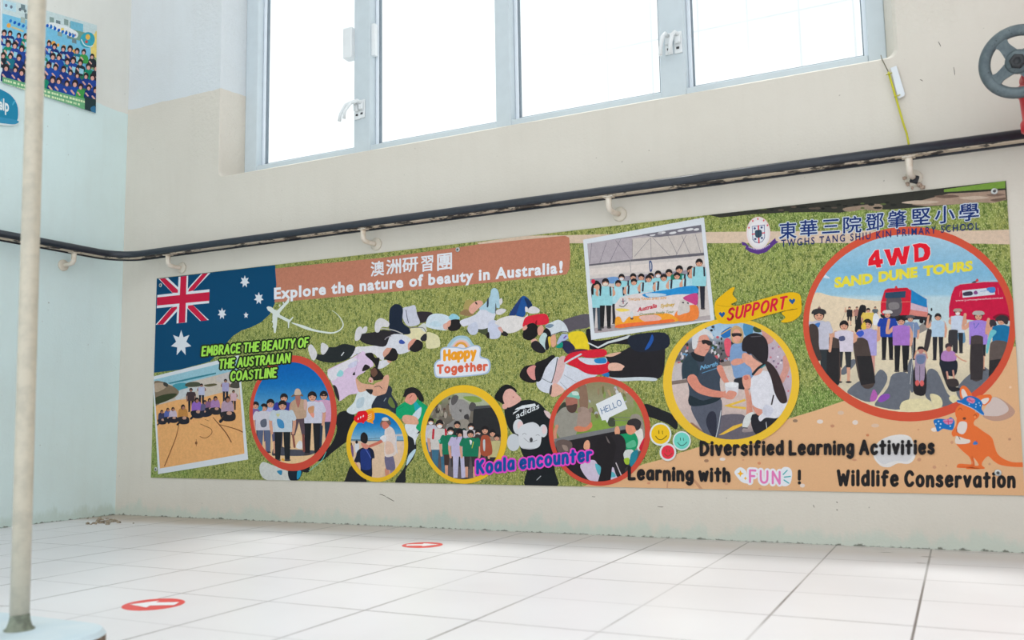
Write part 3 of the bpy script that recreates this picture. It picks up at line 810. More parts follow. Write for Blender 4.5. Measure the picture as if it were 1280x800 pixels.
# ------------------------------------------------------------------ the long banner
QUAD = [(196, 348), (1257.5, 226), (1281, 619.5), (188.5, 597)]
ban = empty('banner', ray(700, 606, 0))
TH = .003
t = NT('printed_lawn', .55, .12)
x, y, z = t.xyz()
n1 = t.noise(95, 5, .75, stretch=(1.6, 1, .7)); n2 = t.noise(4, 5, .65); n3 = t.noise(330, 2, .6, stretch=(1.7, 1, .6))
left = t.ramp(x, .15, 1.0, 1, 0); right = t.ramp(x, 1.9, 2.4)
gc = t.mix(t.math('MAXIMUM', left, right), lin((146, 148, 76)), lin((116, 146, 70)))
gc = t.mix(t.ramp(n2, .36, .64), gc, lin((152, 156, 84)))
gc = t.mix(t.math('MULTIPLY', t.ramp(n1, .40, .56, 1, 0), .85), gc, lin((66, 90, 34)))
gc = t.mix(t.math('MULTIPLY', t.ramp(n3, .52, .64), .75), gc, lin((214, 214, 150)))
t.color(gc); M_lawn = t.m
bm = bmesh.new()
fr = [bm.verts.new(ray(a, b, -TH)) for a, b in QUAD]; bk = [bm.verts.new(Vector((v.co.x, -.0004, v.co.z))) for v in fr]
bm.faces.new(fr); bm.faces.new(bk[::-1])
for k in range(4): bm.faces.new((bk[k], bk[(k + 1) % 4], fr[(k + 1) % 4], fr[k]))
link('vinyl_sheet', bm, M_lawn, ban)
tag(ban, 'long printed school trip banner with round photos on the wall below the window', 'banner')
SH = Sheet(ban, 1, -TH, -1, QUAD)
WHT = (214, 218, 224)

# far edge of the lawn: pale path, shrub bed, gravel
A = Art(SH, 'printed_path', mat=M_photo)
A.poly([(596, 303.5), (640, 296.5), (662, 294.5), (711, 294), (745, 293), (800, 292), (884, 290), (990, 289), (1100, 288), (1225, 288), (1262, 287), (1263, 305.5), (1225, 304.5), (1100, 304), (990, 303.5), (884, 304), (760, 304), (711, 304), (640, 304), (600, 306)], (214, 190, 168), False)
A.poly([(860, 263), (930, 259), (1010, 249), (1080, 240), (1170, 229), (1258, 219), (1260, 250), (1240, 253), (1215, 253), (1190, 256), (1150, 259), (1110, 262), (1075, 261), (1050, 266), (1020, 265), (978, 266), (940, 268), (900, 272)], (54, 54, 48), False)
c = V(1080, 220, 6.4)
A.poly(c([(380, 230), (440, 200), (560, 170), (680, 140), (900, 130), (1130, 112), (1138, 190), (1040, 215), (900, 212), (760, 225), (640, 232), (500, 240)]), (166, 142, 124), False)
for q in ([(300, 215), (420, 195), (600, 205), (480, 225)], [(560, 160), (700, 150), (760, 165), (640, 178)], [(760, 175), (900, 160), (1000, 175), (860, 190)], [(980, 150), (1080, 140), (1130, 150), (1040, 165)], [(1010, 190), (1130, 172), (1138, 185), (1060, 205)]):
    A.poly(c(q), random.choice([(112, 92, 80), (196, 176, 158), (126, 104, 92)]))
A.poly(c([(640, 128), (640, 108), (1130, 38), (1130, 98), (900, 112), (760, 122)]), (122, 158, 66), False)
c = V(900, 230, 6.4)
A.poly(c([(980, 200), (1060, 180), (1280, 160), (1280, 215), (1150, 205), (1030, 222)]), (150, 130, 112))
for i in range(26):
    f = i / 25; px = 930 + f * 190 + random.uniform(-4, 4); py = 263 - f * 8 + random.uniform(-4, 5)
    A.poly(ell(px, py, random.uniform(2, 6), random.uniform(.8, 1.8), 9), random.choice([(40, 42, 38), (88, 98, 58), (92, 80, 70), (34, 34, 32)]), False)
A.done()

# sandy dune printed across the lower right corner
A = Art(SH, 'printed_dune')
A.poly([(727, 608.5), (745, 602), (762, 597), (805, 580), (828, 574), (848, 566.5), (871, 559.5), (930, 543), (990, 522), (1020, 513), (1052, 502), (1120, 480), (1200, 455), (1268.5, 433), (1280, 433), (1284, 622), (1000, 616)], (222, 175, 132), False)
SPK = [(883, 576, 3, 2, (160, 122, 96)), (903, 574, 3.6, 2, (226, 214, 206)), (994, 526, 3.2, 2, (150, 122, 100)), (1025, 527, 4, 2.6, (222, 208, 200)), (1069, 528, 3.6, 3, (222, 206, 196)), (1040.5, 532.5, 2.5, 2, (196, 140, 108)), (1084.5, 544, 2, 1.6, (204, 130, 90)), (1051, 516, 4, 2.6, (214, 184, 160)), (1094, 532, 5, 2.4, (216, 184, 160)), (811, 604, 2.2, 1.4, (204, 142, 110)), (949, 579, 2.2, 1.8, (208, 140, 104)), (929, 575, 1.6, 1, (206, 150, 116)), (908, 605, 2, 1.4, (206, 150, 116)), (1003, 607, 3.2, 2.4, (224, 208, 198)), (1068, 575, 3, 1.4, (204, 150, 116)), (1149, 574.5, 2.6, 2.4, (200, 148, 116)), (1168, 584, 2.4, 2, (202, 150, 118)), (1190, 553, 2, 2, (206, 150, 116)), (1262, 549, 2, 1.6, (190, 142, 112)), (1263, 484, 1.8, 1.6, (232, 196, 160)), (1168, 537, 4, 2.6, (228, 214, 204)), (1237, 580, 1.4, 1.6, (200, 150, 120)), (1148, 537, 1.4, 1, (206, 150, 116)), (1183, 582, 1, 1, (196, 140, 108)), (950, 611, 2, 1.2, (206, 150, 116))]
for a, b, r1, r2, k in SPK: A.poly(ell(a, b, r1, r2, 14), k, False)
A.line([(834, 610), (836, 598), (846, 593), (858, 595), (868, 601), (877, 612)], [1.6, 3.4], (196, 146, 112))
c = V(1040, 530, 16 / 3)
A.poly(c([(275, 210), (300, 130), (370, 85), (460, 70), (520, 85), (545, 130), (560, 170), (550, 230), (510, 265), (440, 262), (380, 288), (320, 275)]), (222, 218, 216))
A.poly(c([(290, 215), (330, 170), (420, 190), (520, 160), (545, 200), (500, 250), (420, 245), (340, 268)]), (208, 206, 208))
c = V(1140, 470, 9.09)
A.poly(c([(800, 440), (880, 300), (930, 240), (1000, 255), (1100, 320), (1170, 400), (1120, 470), (1000, 510), (880, 500)]), (186, 148, 130))
A.poly(c([(800, 430), (870, 300), (930, 240), (1010, 270), (1085, 340), (1090, 400), (1000, 450), (880, 455)]), (206, 188, 182))
A.done()

# flag
A = Art(SH, 'printed_flag')
NAVY = (4, 70, 108); RED = (200, 30, 66)
A.poly([(190, 349), (344, 331.3), (346, 360), (344.5, 377), (337, 393), (326, 403), (314, 409), (302, 413), (291, 420), (283, 429), (275, 440), (262, 452), (225, 462), (191.5, 466)], NAVY, False)
c = V(180, 320, 8)
UJ = c([(138, 228), (665, 165), (652, 645), (115, 688)])
W1 = [[(145, 228), (240, 218), (380, 350), (345, 395), (290, 375)], [(570, 180), (665, 168), (490, 350), (410, 420), (380, 400), (470, 290)], [(115, 688), (265, 520), (350, 480), (380, 500), (210, 684)], [(650, 640), (560, 650), (390, 480), (420, 440), (490, 490)]]
for q in W1: A.poly(c(q), (222, 224, 230), False)
R1 = [[(155, 228), (212, 222), (345, 345), (340, 368), (285, 368)], [(585, 178), (640, 172), (495, 345), (440, 358), (450, 330)], [(130, 686), (275, 515), (330, 505), (330, 525), (190, 684)], [(635, 643), (570, 650), (438, 520), (440, 495), (490, 490)]]
for q in R1: A.poly(c(q), RED, False)
A.group([(c([(346, 208), (442, 196), (428, 664), (325, 674)]), (222, 224, 230)), (c([(133, 390), (655, 333), (650, 472), (127, 522)]), (222, 224, 230))])
A.group([(c([(366, 206), (426, 198), (412, 664), (345, 672)]), RED), (c([(132, 414), (655, 360), (652, 448), (129, 496)]), RED)])
def star(cx, cy, rx, ry, n, inner, col=(218, 222, 228), rot=0):
    pts = []
    for k in range(2 * n):
        a = -math.pi / 2 + math.pi * k / n + rot; r = 1 if k % 2 == 0 else inner
        pts.append((cx + rx * r * math.cos(a), cy + ry * r * math.sin(a)))
    return [([pts[k - 1], pts[k], pts[(k + 1) % (2 * n)], (cx, cy)], col) for k in range(0, 2 * n, 2)]
for q in ((226.5, 429, 13, 16.5, 7, .5), (306, 352, 6.1, 8, 7, .52), (323.5, 373, 6.2, 8, 7, .52), (277.5, 392, 5.6, 7.5, 7, .52), (307.5, 394, 3.2, 4.2, 5, .5)): A.group(star(*q))
A.done()

# title strip
A = Art(SH, 'title_strip', mat=M_photo)
A.poly([(344, 335.6), (400, 329.8), (480, 322), (560, 311), (600, 305.2), (660, 299), (706, 294.6), (711.5, 297), (713, 318), (712, 336), (708, 343), (660, 348), (620, 352.5), (540, 360.5), (460, 367.5), (397.5, 373.2), (343, 378), (344.5, 366), (345.5, 355)], (190, 124, 100), False)
A.done()
TW = (226, 228, 234)
A = Art(SH, 'title_lettering')
type_text(A, 'Explore the nature of beauty in Australia', (342.5, 373.6), (696.5, 341.3), 14, TW, bold=.04, sp=1.14)
type_text(A, '!', (699, 340.6), (703.5, 340.2), 14.5, TW, bold=.036)
for ch, a, b, w_, cp in (('澳', 463.6, 344.2, 16.4, 17), ('洲', 483, 341.6, 18, 17), ('研', 503, 339.2, 19.3, 17.5), ('習', 526.6, 338, 14.5, 18.5), ('團', 546.8, 336.6, 17.8, 20)):
    type_text(A, ch, (a, b), (a + w_, b - w_ * .12), cp, TW, bold=.02, capem=.86)
A.done()

# aeroplane and its trail
c = V(320, 320, 8)
A = Art(SH, 'printed_aeroplane')
PW = (216, 222, 216)
A.poly(c([(105, 515), (120, 503), (150, 508), (185, 535), (210, 545), (300, 455), (310, 440), (322, 420), (335, 425), (330, 462), (285, 510), (235, 570), (240, 588), (320, 630), (335, 638), (370, 605), (374, 614), (345, 655), (335, 665), (330, 720), (320, 720), (318, 660), (225, 615), (215, 610), (208, 690), (196, 770), (180, 768), (170, 690), (165, 620), (166, 575), (120, 545)]), PW, False)
for a, b in ((238, 495), (273, 468), (166, 655), (172, 705)): A.poly(c(ell(a, b, 7, 11, 8)), PW, False)
A.line(c([(358, 668), (450, 700), (560, 738), (680, 762), (770, 768), (840, 740), (872, 690), (850, 630), (810, 580), (762, 545)]), [.9, 1.4, 2, 2.6, 3.2, 3.6, 3.6, 3.2, 2.8, 2.6, 2.4, 2.3, 2.2, 2.1, 2.0, 1.9, 1.8, 1.7, 1.7, 1.6, 1.6, 1.5, 1.5, 1.4, 1.4, 1.3, 1.2, 1.1, 1.0, .9, .8, .7, .6, .5, .5, .4, .4][:37], PW)
A.done()

# ---- the children lying on the lawn
BLK = (38, 40, 44); WSH = (216, 214, 222); SHOE = (216, 212, 214)
def child(view, shapes, name='printed_child'):
    A = Art(SH, name, mat=M_photo)
    for pts, col in shapes: A.poly(view(pts), col)
    return A
c = V(380, 360, 8)
A = child(c, [([(455, 700), (515, 595), (600, 585), (740, 575), (830, 590), (805, 650), (795, 722), (740, 700), (700, 660), (620, 650), (560, 645)], (222, 218, 224)),
  ([(105, 700), (120, 660), (165, 665), (215, 650), (245, 595), (310, 590), (390, 560), (470, 570), (515, 595), (455, 700), (330, 745), (200, 740)], (40, 44, 46)),
  ([(40, 600), (75, 565), (130, 650), (105, 722), (70, 700)], SHOE), ([(168, 575), (188, 547), (245, 590), (205, 660), (172, 655)], SHOE),
  ([(735, 740), (800, 722), (878, 727), (800, 795), (735, 805)], (218, 216, 222)), ([(830, 720), (880, 728), (850, 750)], SKIN),
  ([(825, 600), (860, 573), (900, 592), (850, 655), (800, 690), (790, 645)], (216, 160, 140)), ([(880, 602), (925, 606), (942, 660), (925, 715), (880, 732), (815, 715), (800, 700), (850, 650)], HAIR)])
A.line(c([(375, 675), (397, 645)]), 1.2, (214, 214, 218)); A.line(c([(520, 655), (590, 660), (640, 700), (600, 740)]), .8, (176, 178, 206)); A.done()
A = child(c, [([(1000, 450), (1080, 400), (1190, 390), (1230, 430), (1190, 500), (1160, 560), (1060, 540)], (224, 214, 172)), ([(1225, 480), (1240, 440), (1330, 470), (1358, 520), (1350, 590), (1240, 605), (1218, 560)], (222, 214, 172)), ([(1120, 250), (1200, 235), (1290, 255), (1230, 330), (1150, 345)], (54, 46, 52)), ([(1165, 500), (1215, 455), (1222, 520), (1180, 530)], (46, 44, 50)),
  ([(970, 250), (990, 200), (1050, 185), (1110, 175), (1130, 260), (1158, 355), (1060, 385), (1010, 350)], (202, 202, 216)), ([(1040, 400), (1120, 400), (1200, 350), (1225, 400), (1210, 440), (1150, 400)], (206, 208, 204)), ([(1170, 500), (1222, 455), (1225, 520), (1185, 530)], (46, 44, 50))])
A.line(c([(1020, 220), (1030, 290), (1045, 350)]), .9, (90, 92, 110)); A.line(c([(1040, 402), (1120, 395), (1190, 398), (1222, 440)]), .9, (120, 110, 110)); A.done()
A = child(c, [([(820, 510), (870, 460), (990, 465), (1075, 520), (1045, 600), (1060, 630), (950, 662), (910, 605), (815, 590)], (216, 216, 224)),
  ([(555, 510), (580, 460), (680, 445), (780, 420), (870, 430), (985, 460), (870, 470), (815, 580), (700, 575), (600, 550)], (46, 42, 46)),
  ([(850, 400), (852, 260), (870, 190), (930, 160), (988, 205), (985, 340), (1050, 400), (1062, 455), (985, 462), (860, 425)], (30, 40, 58)),
  ([(710, 430), (715, 340), (770, 300), (850, 345), (840, 390), (780, 390), (748, 442)], SHOE), ([(508, 520), (520, 420), (560, 385), (585, 420), (555, 515)], SHOE), ([(572, 452), (600, 390), (632, 390), (622, 445)], SHOE),
  ([(950, 530), (975, 515), (1010, 545), (990, 560), (955, 555)], (62, 86, 170)), ([(1040, 560), (1090, 510), (1125, 520), (1070, 600), (1045, 625)], (218, 152, 132)), ([(1090, 560), (1130, 515), (1187, 550), (1178, 610), (1110, 642), (1052, 612)], HAIR)])
A.line(c([(775, 405), (850, 412), (920, 430), (985, 458)]), 1.1, (196, 190, 186)); A.line(c([(810, 515), (830, 495), (870, 480)]), 1.2, (150, 142, 150)); A.done()
c = V(520, 350, 8)
A = child(c, [([(100, 425), (130, 360), (200, 335), (300, 350), (352, 400), (315, 495), (240, 500), (110, 470)], (206, 218, 228)), ([(325, 380), (360, 338), (410, 350), (437, 385), (380, 405)], (148, 200, 216)), ([(270, 450), (300, 430), (330, 440), (318, 492), (280, 490)], (220, 170, 156)), ([(330, 420), (380, 393), (440, 405), (447, 470), (400, 507), (325, 500)], HAIR), ([(305, 430), (345, 400), (345, 450), (320, 470)], (220, 160, 140))])
A.poly(c([(130, 440), (200, 410), (260, 450), (200, 470)]), (190, 210, 222)); A.done()
A = child(c, [([(500, 500), (610, 480), (760, 470), (720, 560), (620, 520), (540, 540)], (74, 80, 56)), ([(440, 410), (540, 370), (600, 340), (660, 290), (790, 310), (785, 380), (760, 440), (700, 485), (620, 490), (530, 455), (470, 465)], (212, 212, 224)),
  ([(475, 290), (482, 240), (505, 200), (565, 200), (600, 230), (540, 270), (505, 315)], (170, 152, 92)), ([(440, 325), (500, 290), (540, 320), (580, 345), (520, 360), (450, 345)], (150, 120, 84)), ([(535, 265), (590, 215), (650, 205), (668, 240), (620, 290), (565, 338), (530, 310)], (222, 166, 148)), ([(590, 220), (605, 222), (615, 245), (598, 240)], (60, 44, 44)),
  ([(630, 290), (700, 220), (740, 160), (752, 100), (785, 80), (822, 110), (838, 220), (832, 282), (795, 275), (785, 335), (730, 320), (700, 300)], (172, 202, 216)), ([(712, 195), (726, 180), (725, 260), (708, 270)], (52, 62, 80)), ([(795, 230), (805, 270), (800, 330), (790, 330)], (88, 96, 104)),
  ([(515, 470), (600, 420), (622, 500), (595, 545), (540, 540)], (198, 202, 220)), ([(722, 430), (800, 405), (850, 500), (835, 572), (780, 590), (730, 570)], (198, 202, 222)), ([(832, 200), (858, 182), (865, 225), (840, 250)], SHOE), ([(800, 310), (850, 285), (902, 300), (860, 342), (808, 345)], SHOE), ([(700, 545), (728, 520), (735, 575), (712, 580)], (40, 36, 36))])
A.done()
A = child(c, [([(930, 350), (1000, 240), (1070, 158), (1140, 205), (1165, 270), (1120, 302), (1098, 260), (1092, 350), (1030, 382), (990, 340)], (32, 82, 148)), ([(930, 350), (990, 250), (1060, 165), (1030, 260), (1000, 345), (960, 360)], (38, 62, 116)), ([(1085, 180), (1140, 205), (1165, 270), (1125, 298), (1105, 240)], (28, 52, 92)),
  ([(1110, 310), (1160, 262), (1232, 290), (1225, 328), (1150, 335)], SHOE), ([(1092, 270), (1115, 275), (1120, 310), (1095, 318)], (220, 214, 214)), ([(790, 430), (830, 390), (920, 360), (1000, 358), (1080, 372), (1120, 340), (1095, 440), (1060, 482), (990, 522), (900, 530), (850, 475)], (222, 216, 214)), ([(850, 545), (880, 512), (922, 540), (900, 562)], (44, 40, 40)), ([(820, 480), (850, 470), (870, 520), (850, 520)], (212, 160, 150))])
A.done()
c = V(640, 360, 8)
A = child(c, [([(105, 380), (130, 300), (190, 275), (330, 258), (370, 320), (345, 362), (240, 370), (190, 350), (130, 382)], (216, 42, 62)), ([(230, 350), (250, 320), (245, 380)], (140, 24, 40)), ([(105, 480), (118, 420), (160, 365), (220, 352), (262, 400), (255, 470), (190, 520), (130, 512)], (30, 28, 30)), ([(255, 405), (300, 370), (318, 430), (268, 475)], (220, 160, 140)), ([(105, 405), (140, 370), (152, 400), (120, 425)], (222, 164, 148)), ([(190, 530), (230, 505), (258, 540), (222, 578)], (224, 172, 154))])
A.done()
A = child(c, [([(500, 335), (600, 290), (770, 262), (780, 385), (640, 415), (560, 440), (540, 380)], (92, 86, 94)), ([(330, 380), (400, 340), (470, 318), (530, 360), (562, 440), (480, 442), (400, 475), (380, 430)], (208, 214, 220)), ([(310, 440), (345, 400), (385, 440), (385, 490), (335, 475)], (32, 30, 34)), ([(330, 385), (370, 360), (420, 370), (380, 400)], (120, 140, 160))])
A.line(c([(385, 475), (440, 455), (500, 435), (556, 440)]), .9, (80, 80, 88)); A.done()
A = child(c, [([(740, 430), (790, 415), (810, 520), (960, 515), (1180, 470), (1200, 560), (1000, 560), (900, 605), (770, 600)], (34, 31, 37)), ([(270, 530), (310, 450), (350, 470), (350, 560), (335, 615)], (186, 206, 206)), ([(190, 560), (250, 528), (335, 620), (300, 652), (220, 625)], (38, 36, 40)), ([(330, 560), (350, 480), (375, 520), (370, 600), (340, 620)], (40, 38, 42)), ([(360, 500), (385, 490), (388, 560), (375, 590)], (226, 196, 70)), ([(385, 500), (430, 465), (442, 560), (400, 592)], (222, 166, 136)),
  ([(450, 545), (500, 462), (572, 470), (560, 505), (470, 560)], (172, 182, 214)), ([(560, 470), (600, 440), (690, 432), (742, 480), (770, 620), (640, 608), (580, 530)], (230, 202, 44)), ([(490, 540), (560, 530), (630, 600), (560, 660), (500, 590)], (44, 44, 76)), ([(440, 585), (500, 540), (505, 590), (460, 602)], (20, 142, 122)), ([(570, 640), (660, 610), (760, 620), (640, 660)], (84, 44, 64))])
A.line(c([(765, 550), (860, 597), (960, 545), (1060, 520), (1175, 485)]), [1.6, 3.6], (206, 210, 212), False); A.line(c([(520, 500), (540, 480)]), 1.6, (110, 70, 160)); A.done()
c = V(640, 440, 8)
A = child(c, [([(930, 60), (1060, 10), (1200, -60), (1330, -120), (1500, -130), (1530, 0), (1490, 250), (1280, 262), (1000, 252), (940, 180)], (38, 36, 40)), ([(960, 252), (1090, 258), (1290, 250), (1440, 262), (1430, 290), (1280, 285), (1100, 292), (1000, 270)], (198, 206, 212)),
  ([(325, 180), (250, 160), (235, 110), (330, 70), (400, 30), (430, 60)], (32, 30, 33)), ([(245, 300), (330, 170), (400, 80), (460, 48), (520, 110), (700, 180), (855, 232), (620, 330), (500, 395), (370, 412), (280, 380)], (210, 213, 224)), ([(400, 300), (440, 170), (470, 60), (535, 50), (515, 200), (450, 315)], (216, 180, 178)),
  ([(75, 230), (110, 160), (170, 132), (245, 140), (250, 290), (170, 306), (100, 275)], (34, 30, 32)), ([(148, 185), (180, 145), (238, 140), (250, 260), (212, 278), (170, 240)], (218, 146, 140)), ([(235, 150), (330, 150), (318, 205), (285, 285), (240, 285)], (30, 28, 31)),
  ([(520, 105), (560, 25), (690, -10), (920, -28), (932, 40), (760, 60), (690, 45), (600, 105)], (212, 36, 56)), ([(560, 115), (650, 60), (740, 115), (850, 130), (962, 95), (982, 180), (900, 222), (760, 218), (640, 155)], (212, 34, 54)), ([(660, 58), (830, 65), (935, 55), (945, 110), (850, 128), (740, 120)], (206, 210, 222)), ([(825, 72), (930, 58), (940, 108), (845, 112)], (42, 130, 190)), ([(900, 225), (965, 205), (968, 248), (920, 240)], (42, 118, 182)),
  ([(970, 120), (1050, 108), (1122, 140), (1110, 162), (1085, 186), (972, 182)], (224, 178, 158)), ([(932, 35), (1010, 10), (1090, 2), (1060, 22), (1000, 46), (940, 44)], (222, 176, 152)), ([(380, 430), (400, 330), (450, 318), (525, 385), (440, 445)], (226, 176, 158)), ([(372, 420), (382, 350), (400, 330), (392, 420)], (70, 60, 66))])
A.line(c([(530, 112), (600, 70), (690, 22)]), 2.2, (204, 206, 214), False); A.line(c([(395, 310), (430, 200), (455, 60)]), 1.0, (52, 50, 58), False); A.line(c([(480, 300), (560, 380)]), .6, (150, 154, 168)); A.line(c([(520, 230), (640, 300)]), .6, (156, 160, 174)); A.line(c([(290, 260), (390, 310)]), .7, (100, 104, 116)); A.done()
A = child(lambda p: p, [([(806, 505), (820, 509), (829, 513), (840, 518), (847, 529), (845, 537), (835, 530), (820, 524), (806, 518)], (36, 37, 40))], 'printed_trouser_leg'); A.done()
A = child(lambda p: p, [([(787, 420), (831, 416), (835, 434), (806, 440), (790, 436)], (34, 40, 54)), ([(806, 437), (812, 425), (815, 418), (817, 424), (812, 434)], (36, 84, 160))]); A.done()
c = V(400, 440, 8)
A = child(c, [([(75, 205), (130, 150), (300, 70), (400, 10), (440, -5), (520, 90), (535, 140), (480, 165), (440, 205), (360, 265), (392, 400), (290, 430), (190, 492), (160, 400)], (222, 196, 222)), ([(75, 205), (200, 125), (330, 60), (390, 95), (260, 170), (130, 290)], (226, 220, 228)), ([(165, 235), (200, 180), (235, 205), (215, 245)], (150, 208, 212)), ([(280, 130), (370, 85), (360, 140), (300, 160)], (206, 204, 226)), ([(130, 335), (165, 350), (192, 440), (190, 490), (160, 440)], (48, 42, 48)), ([(325, 228), (345, 198), (350, 230)], (40, 34, 36)), ([(420, 190), (450, 125), (500, 150), (470, 180)], (44, 36, 38)),
  ([(450, 25), (520, 8), (548, 55), (595, 60), (585, 130), (565, 185), (540, 110)], (34, 30, 32)), ([(505, 250), (520, 170), (560, 150), (605, 195), (642, 262), (560, 285), (520, 275)], (40, 34, 34)), ([(505, 180), (550, 160), (575, 210), (540, 250), (515, 230)], (112, 78, 64)), ([(482, 290), (500, 250), (530, 272), (525, 308), (500, 306)], (226, 178, 168)), ([(490, 288), (510, 282), (512, 300)], (190, 60, 66))])
A.line(c([(380, 30), (372, 120), (350, 200)]), .7, (196, 164, 200)); A.done()
A = child(c, [([(165, 800), (160, 690), (200, 600), (330, 595), (345, 690), (330, 800), (320, 860), (260, 900), (130, 1000), (30, 1080), (-60, 1100), (-100, 1130), (-110, 1200), (-180, 1195), (-260, 1130), (60, 980)], (34, 34, 38)),
  ([(380, 400), (480, 358), (525, 420), (610, 395), (530, 560), (400, 592), (330, 625), (265, 585), (340, 500)], (218, 224, 228)), ([(370, 480), (440, 450), (430, 540), (370, 560)], (186, 202, 212)), ([(515, 560), (570, 440), (640, 405), (690, 335), (722, 375), (718, 430), (775, 520), (770, 620), (690, 575), (650, 565)], (46, 52, 66)), ([(680, 500), (705, 450), (745, 520), (748, 560), (710, 548)], (106, 120, 62)),
  ([(358, 260), (420, 312), (540, 330), (565, 370), (480, 382), (400, 402), (372, 362)], (220, 168, 142)), ([(525, 350), (560, 310), (620, 285), (640, 245), (680, 228), (692, 280), (664, 400), (625, 425), (560, 440), (520, 420)], (220, 166, 140)), ([(455, 375), (500, 372), (530, 380), (510, 425)], (48, 44, 46)),
  ([(-605, 1150), (-570, 1100), (-480, 1130), (-300, 1205), (-300, 1290), (-520, 1282), (-590, 1230)], (206, 208, 204)), ([(-320, 1192), (-260, 1180), (-180, 1190), (-190, 1240), (-220, 1280), (-300, 1280)], (30, 40, 52)), ([(-225, 1190), (-190, 1190), (-200, 1250), (-230, 1270)], (40, 150, 190)), ([(-430, 1190), (-380, 1185), (-385, 1230), (-410, 1220)], (50, 130, 170))])
A.line(c([(545, 350), (590, 340), (620, 365)]), .8, (60, 50, 50)); A.line(c([(-110, 1190), (-60, 1150), (20, 1080), (60, 1000)]), .8, (110, 190, 180)); A.line(c([(640, 490), (660, 460)]), .9, (150, 160, 170)); A.done()
c = V(420, 500, 8)
A = child(c, [([(90, 800), (150, 660), (260, 720), (300, 850), (60, 850)], (40, 40, 44))], 'printed_trouser_leg'); A.done()
A = child(c, [([(590, 820), (680, 680), (715, 560), (720, 360), (785, 385), (805, 480), (770, 590), (700, 690), (690, 830)], (38, 40, 44)), ([(735, 540), (795, 488), (785, 540), (708, 655), (712, 600)], (188, 212, 224)), ([(690, 245), (800, 235), (835, 310), (800, 400), (790, 450), (770, 385), (718, 345)], (218, 221, 226)), ([(808, 340), (835, 305), (838, 325)], (40, 44, 44)),
  ([(840 - 160, -30), (680, -60), (700, -110), (770, -128), (840, -90), (880, 0), (840, 20), (800, -40)], (36, 34, 36)), ([(600, 110), (615, 70), (690, 20), (740, 45), (770, 0), (800, -12), (870, 30), (925, 90), (870, 200), (850, 310), (800, 280), (815, 220), (740, 160), (670, 170), (660, 190), (610, 170)], (22, 160, 106)), ([(780, 0), (830, 50), (855, 80), (800, 120), (780, 60)], (34, 166, 176)), ([(760, 160), (850, 70), (845, 160), (800, 210)], (200, 214, 224)),
  ([(660, 190), (690, 150), (800, 170), (822, 240), (740, 242), (690, 235)], (222, 166, 140)), ([(688, 10), (715, -50), (780, -70), (810, -10), (760, 45), (730, 40)], (222, 152, 132))])
A.line(c([(735, -20), (760, -45)]), .7, (160, 60, 60)); A.line(c([(620, 90), (680, 60)]), .5, (14, 120, 80)); A.done()
A = child(lambda p: p, [([(631, 511), (640, 508), (651, 501), (664, 500), (674, 504), (682, 512), (688, 521), (692, 545), (692, 570), (694, 590), (696, 608), (657, 608), (659, 585), (652, 565), (646, 548), (637, 537), (632, 524)], (30, 34, 38)), ([(618, 497), (625, 485), (633, 480.5), (642, 484), (646, 490), (636, 492), (634, 500), (632, 509), (627, 504)], (28, 28, 30)), ([(628.5, 496), (632, 488), (639, 486), (646, 492), (651.5, 500), (640, 508), (634, 509), (630, 503)], (224, 172, 160)), (ell(631, 508, 3.4, 3.4, 10), (222, 168, 156)), ([(680, 513), (687, 516), (689, 524), (683, 520)], (214, 190, 190))])
c = V(520, 470, 8)
type_text(A, 'adidas', c([(1000, 428)])[0], c([(1232, 322)])[0], 7.5, (222, 226, 230), bold=.01)
A.poly(c([(968, 385), (975, 365), (1040, 330), (1030, 345)]), (222, 226, 230), False); A.poly(c([(985, 340), (1010, 318), (1100, 295), (1090, 325)]), (222, 226, 230), False); A.poly(c([(1030, 312), (1060, 295), (1190, 275), (1200, 300), (1120, 318)]), (222, 226, 230), False)
A.poly(ell(641.5, 496.4, .8, .8, 8), (150, 70, 70), False); A.line([(671, 600), (676, 595)], .8, (190, 194, 198)); A.done()
c = V(560, 520, 8)
A = Art(SH, 'printed_koala_toy')
PG = (206, 208, 213)
A.poly(c(ell(655, 265, 65, 86, 20)), (198, 202, 208)); A.poly(c(ell(703, 108, 52, 76, 20)), PG); A.poly(c(ell(953, 148, 40, 64, 20)), PG); A.poly(c(ell(722, 95, 30, 45, 16)), (226, 198, 198)); A.poly(c(ell(962, 138, 22, 44, 16)), (224, 200, 202))
A.poly(c([(702, 185), (720, 110), (790, 72), (860, 64), (915, 105), (935, 190), (918, 298), (850, 330), (780, 330), (722, 305)]), (208, 210, 215))
A.poly(c(ell(832, 240, 16, 25, 14)), (64, 62, 66)); A.line(c([(745, 185), (765, 172), (785, 186)]), .5, (120, 120, 128)); A.line(c([(880, 195), (900, 185), (915, 198)]), .5, (120, 120, 128)); A.line(c([(758, 220), (800, 255), (832, 262), (890, 240)]), .6, (140, 140, 148)); A.line(c([(738, 318), (800, 326), (858, 322)]), .6, (176, 178, 186)); A.done()

# ---- two white-bordered photographs
def photo(name, outer, inner, label): 
    A = Art(SH, name, label=label); A.poly(outer, WHT, False); A.done()
    return Art(SH, 'photo_picture', clip=inner, mat=M_photo), inner
P1 = [(190.6, 470.8), (298.5, 444), (310.2, 574.3), (197.6, 592.7)]; Q1 = [(192.3, 474.6), (297, 449.2), (305.6, 567), (200, 585.6)]
A, q = photo('photo_border', P1, Q1, 'white border of the tilted beach photo')
A.poly(q, (232, 172, 112), False)
c = V(180, 420, 8)
A.poly(c([(90, 430), (940, 220), (960, 640), (800, 560), (560, 620), (330, 640), (100, 700)]), (202, 190, 178), False)
A.poly(c([(90, 430), (960, 200), (960, 330), (700, 400), (300, 500), (240, 480), (100, 450)]), (150, 192, 206), False)
A.poly(c([(240, 470), (500, 410), (720, 365), (720, 380), (500, 430), (260, 480)]), (60, 130, 146), False)
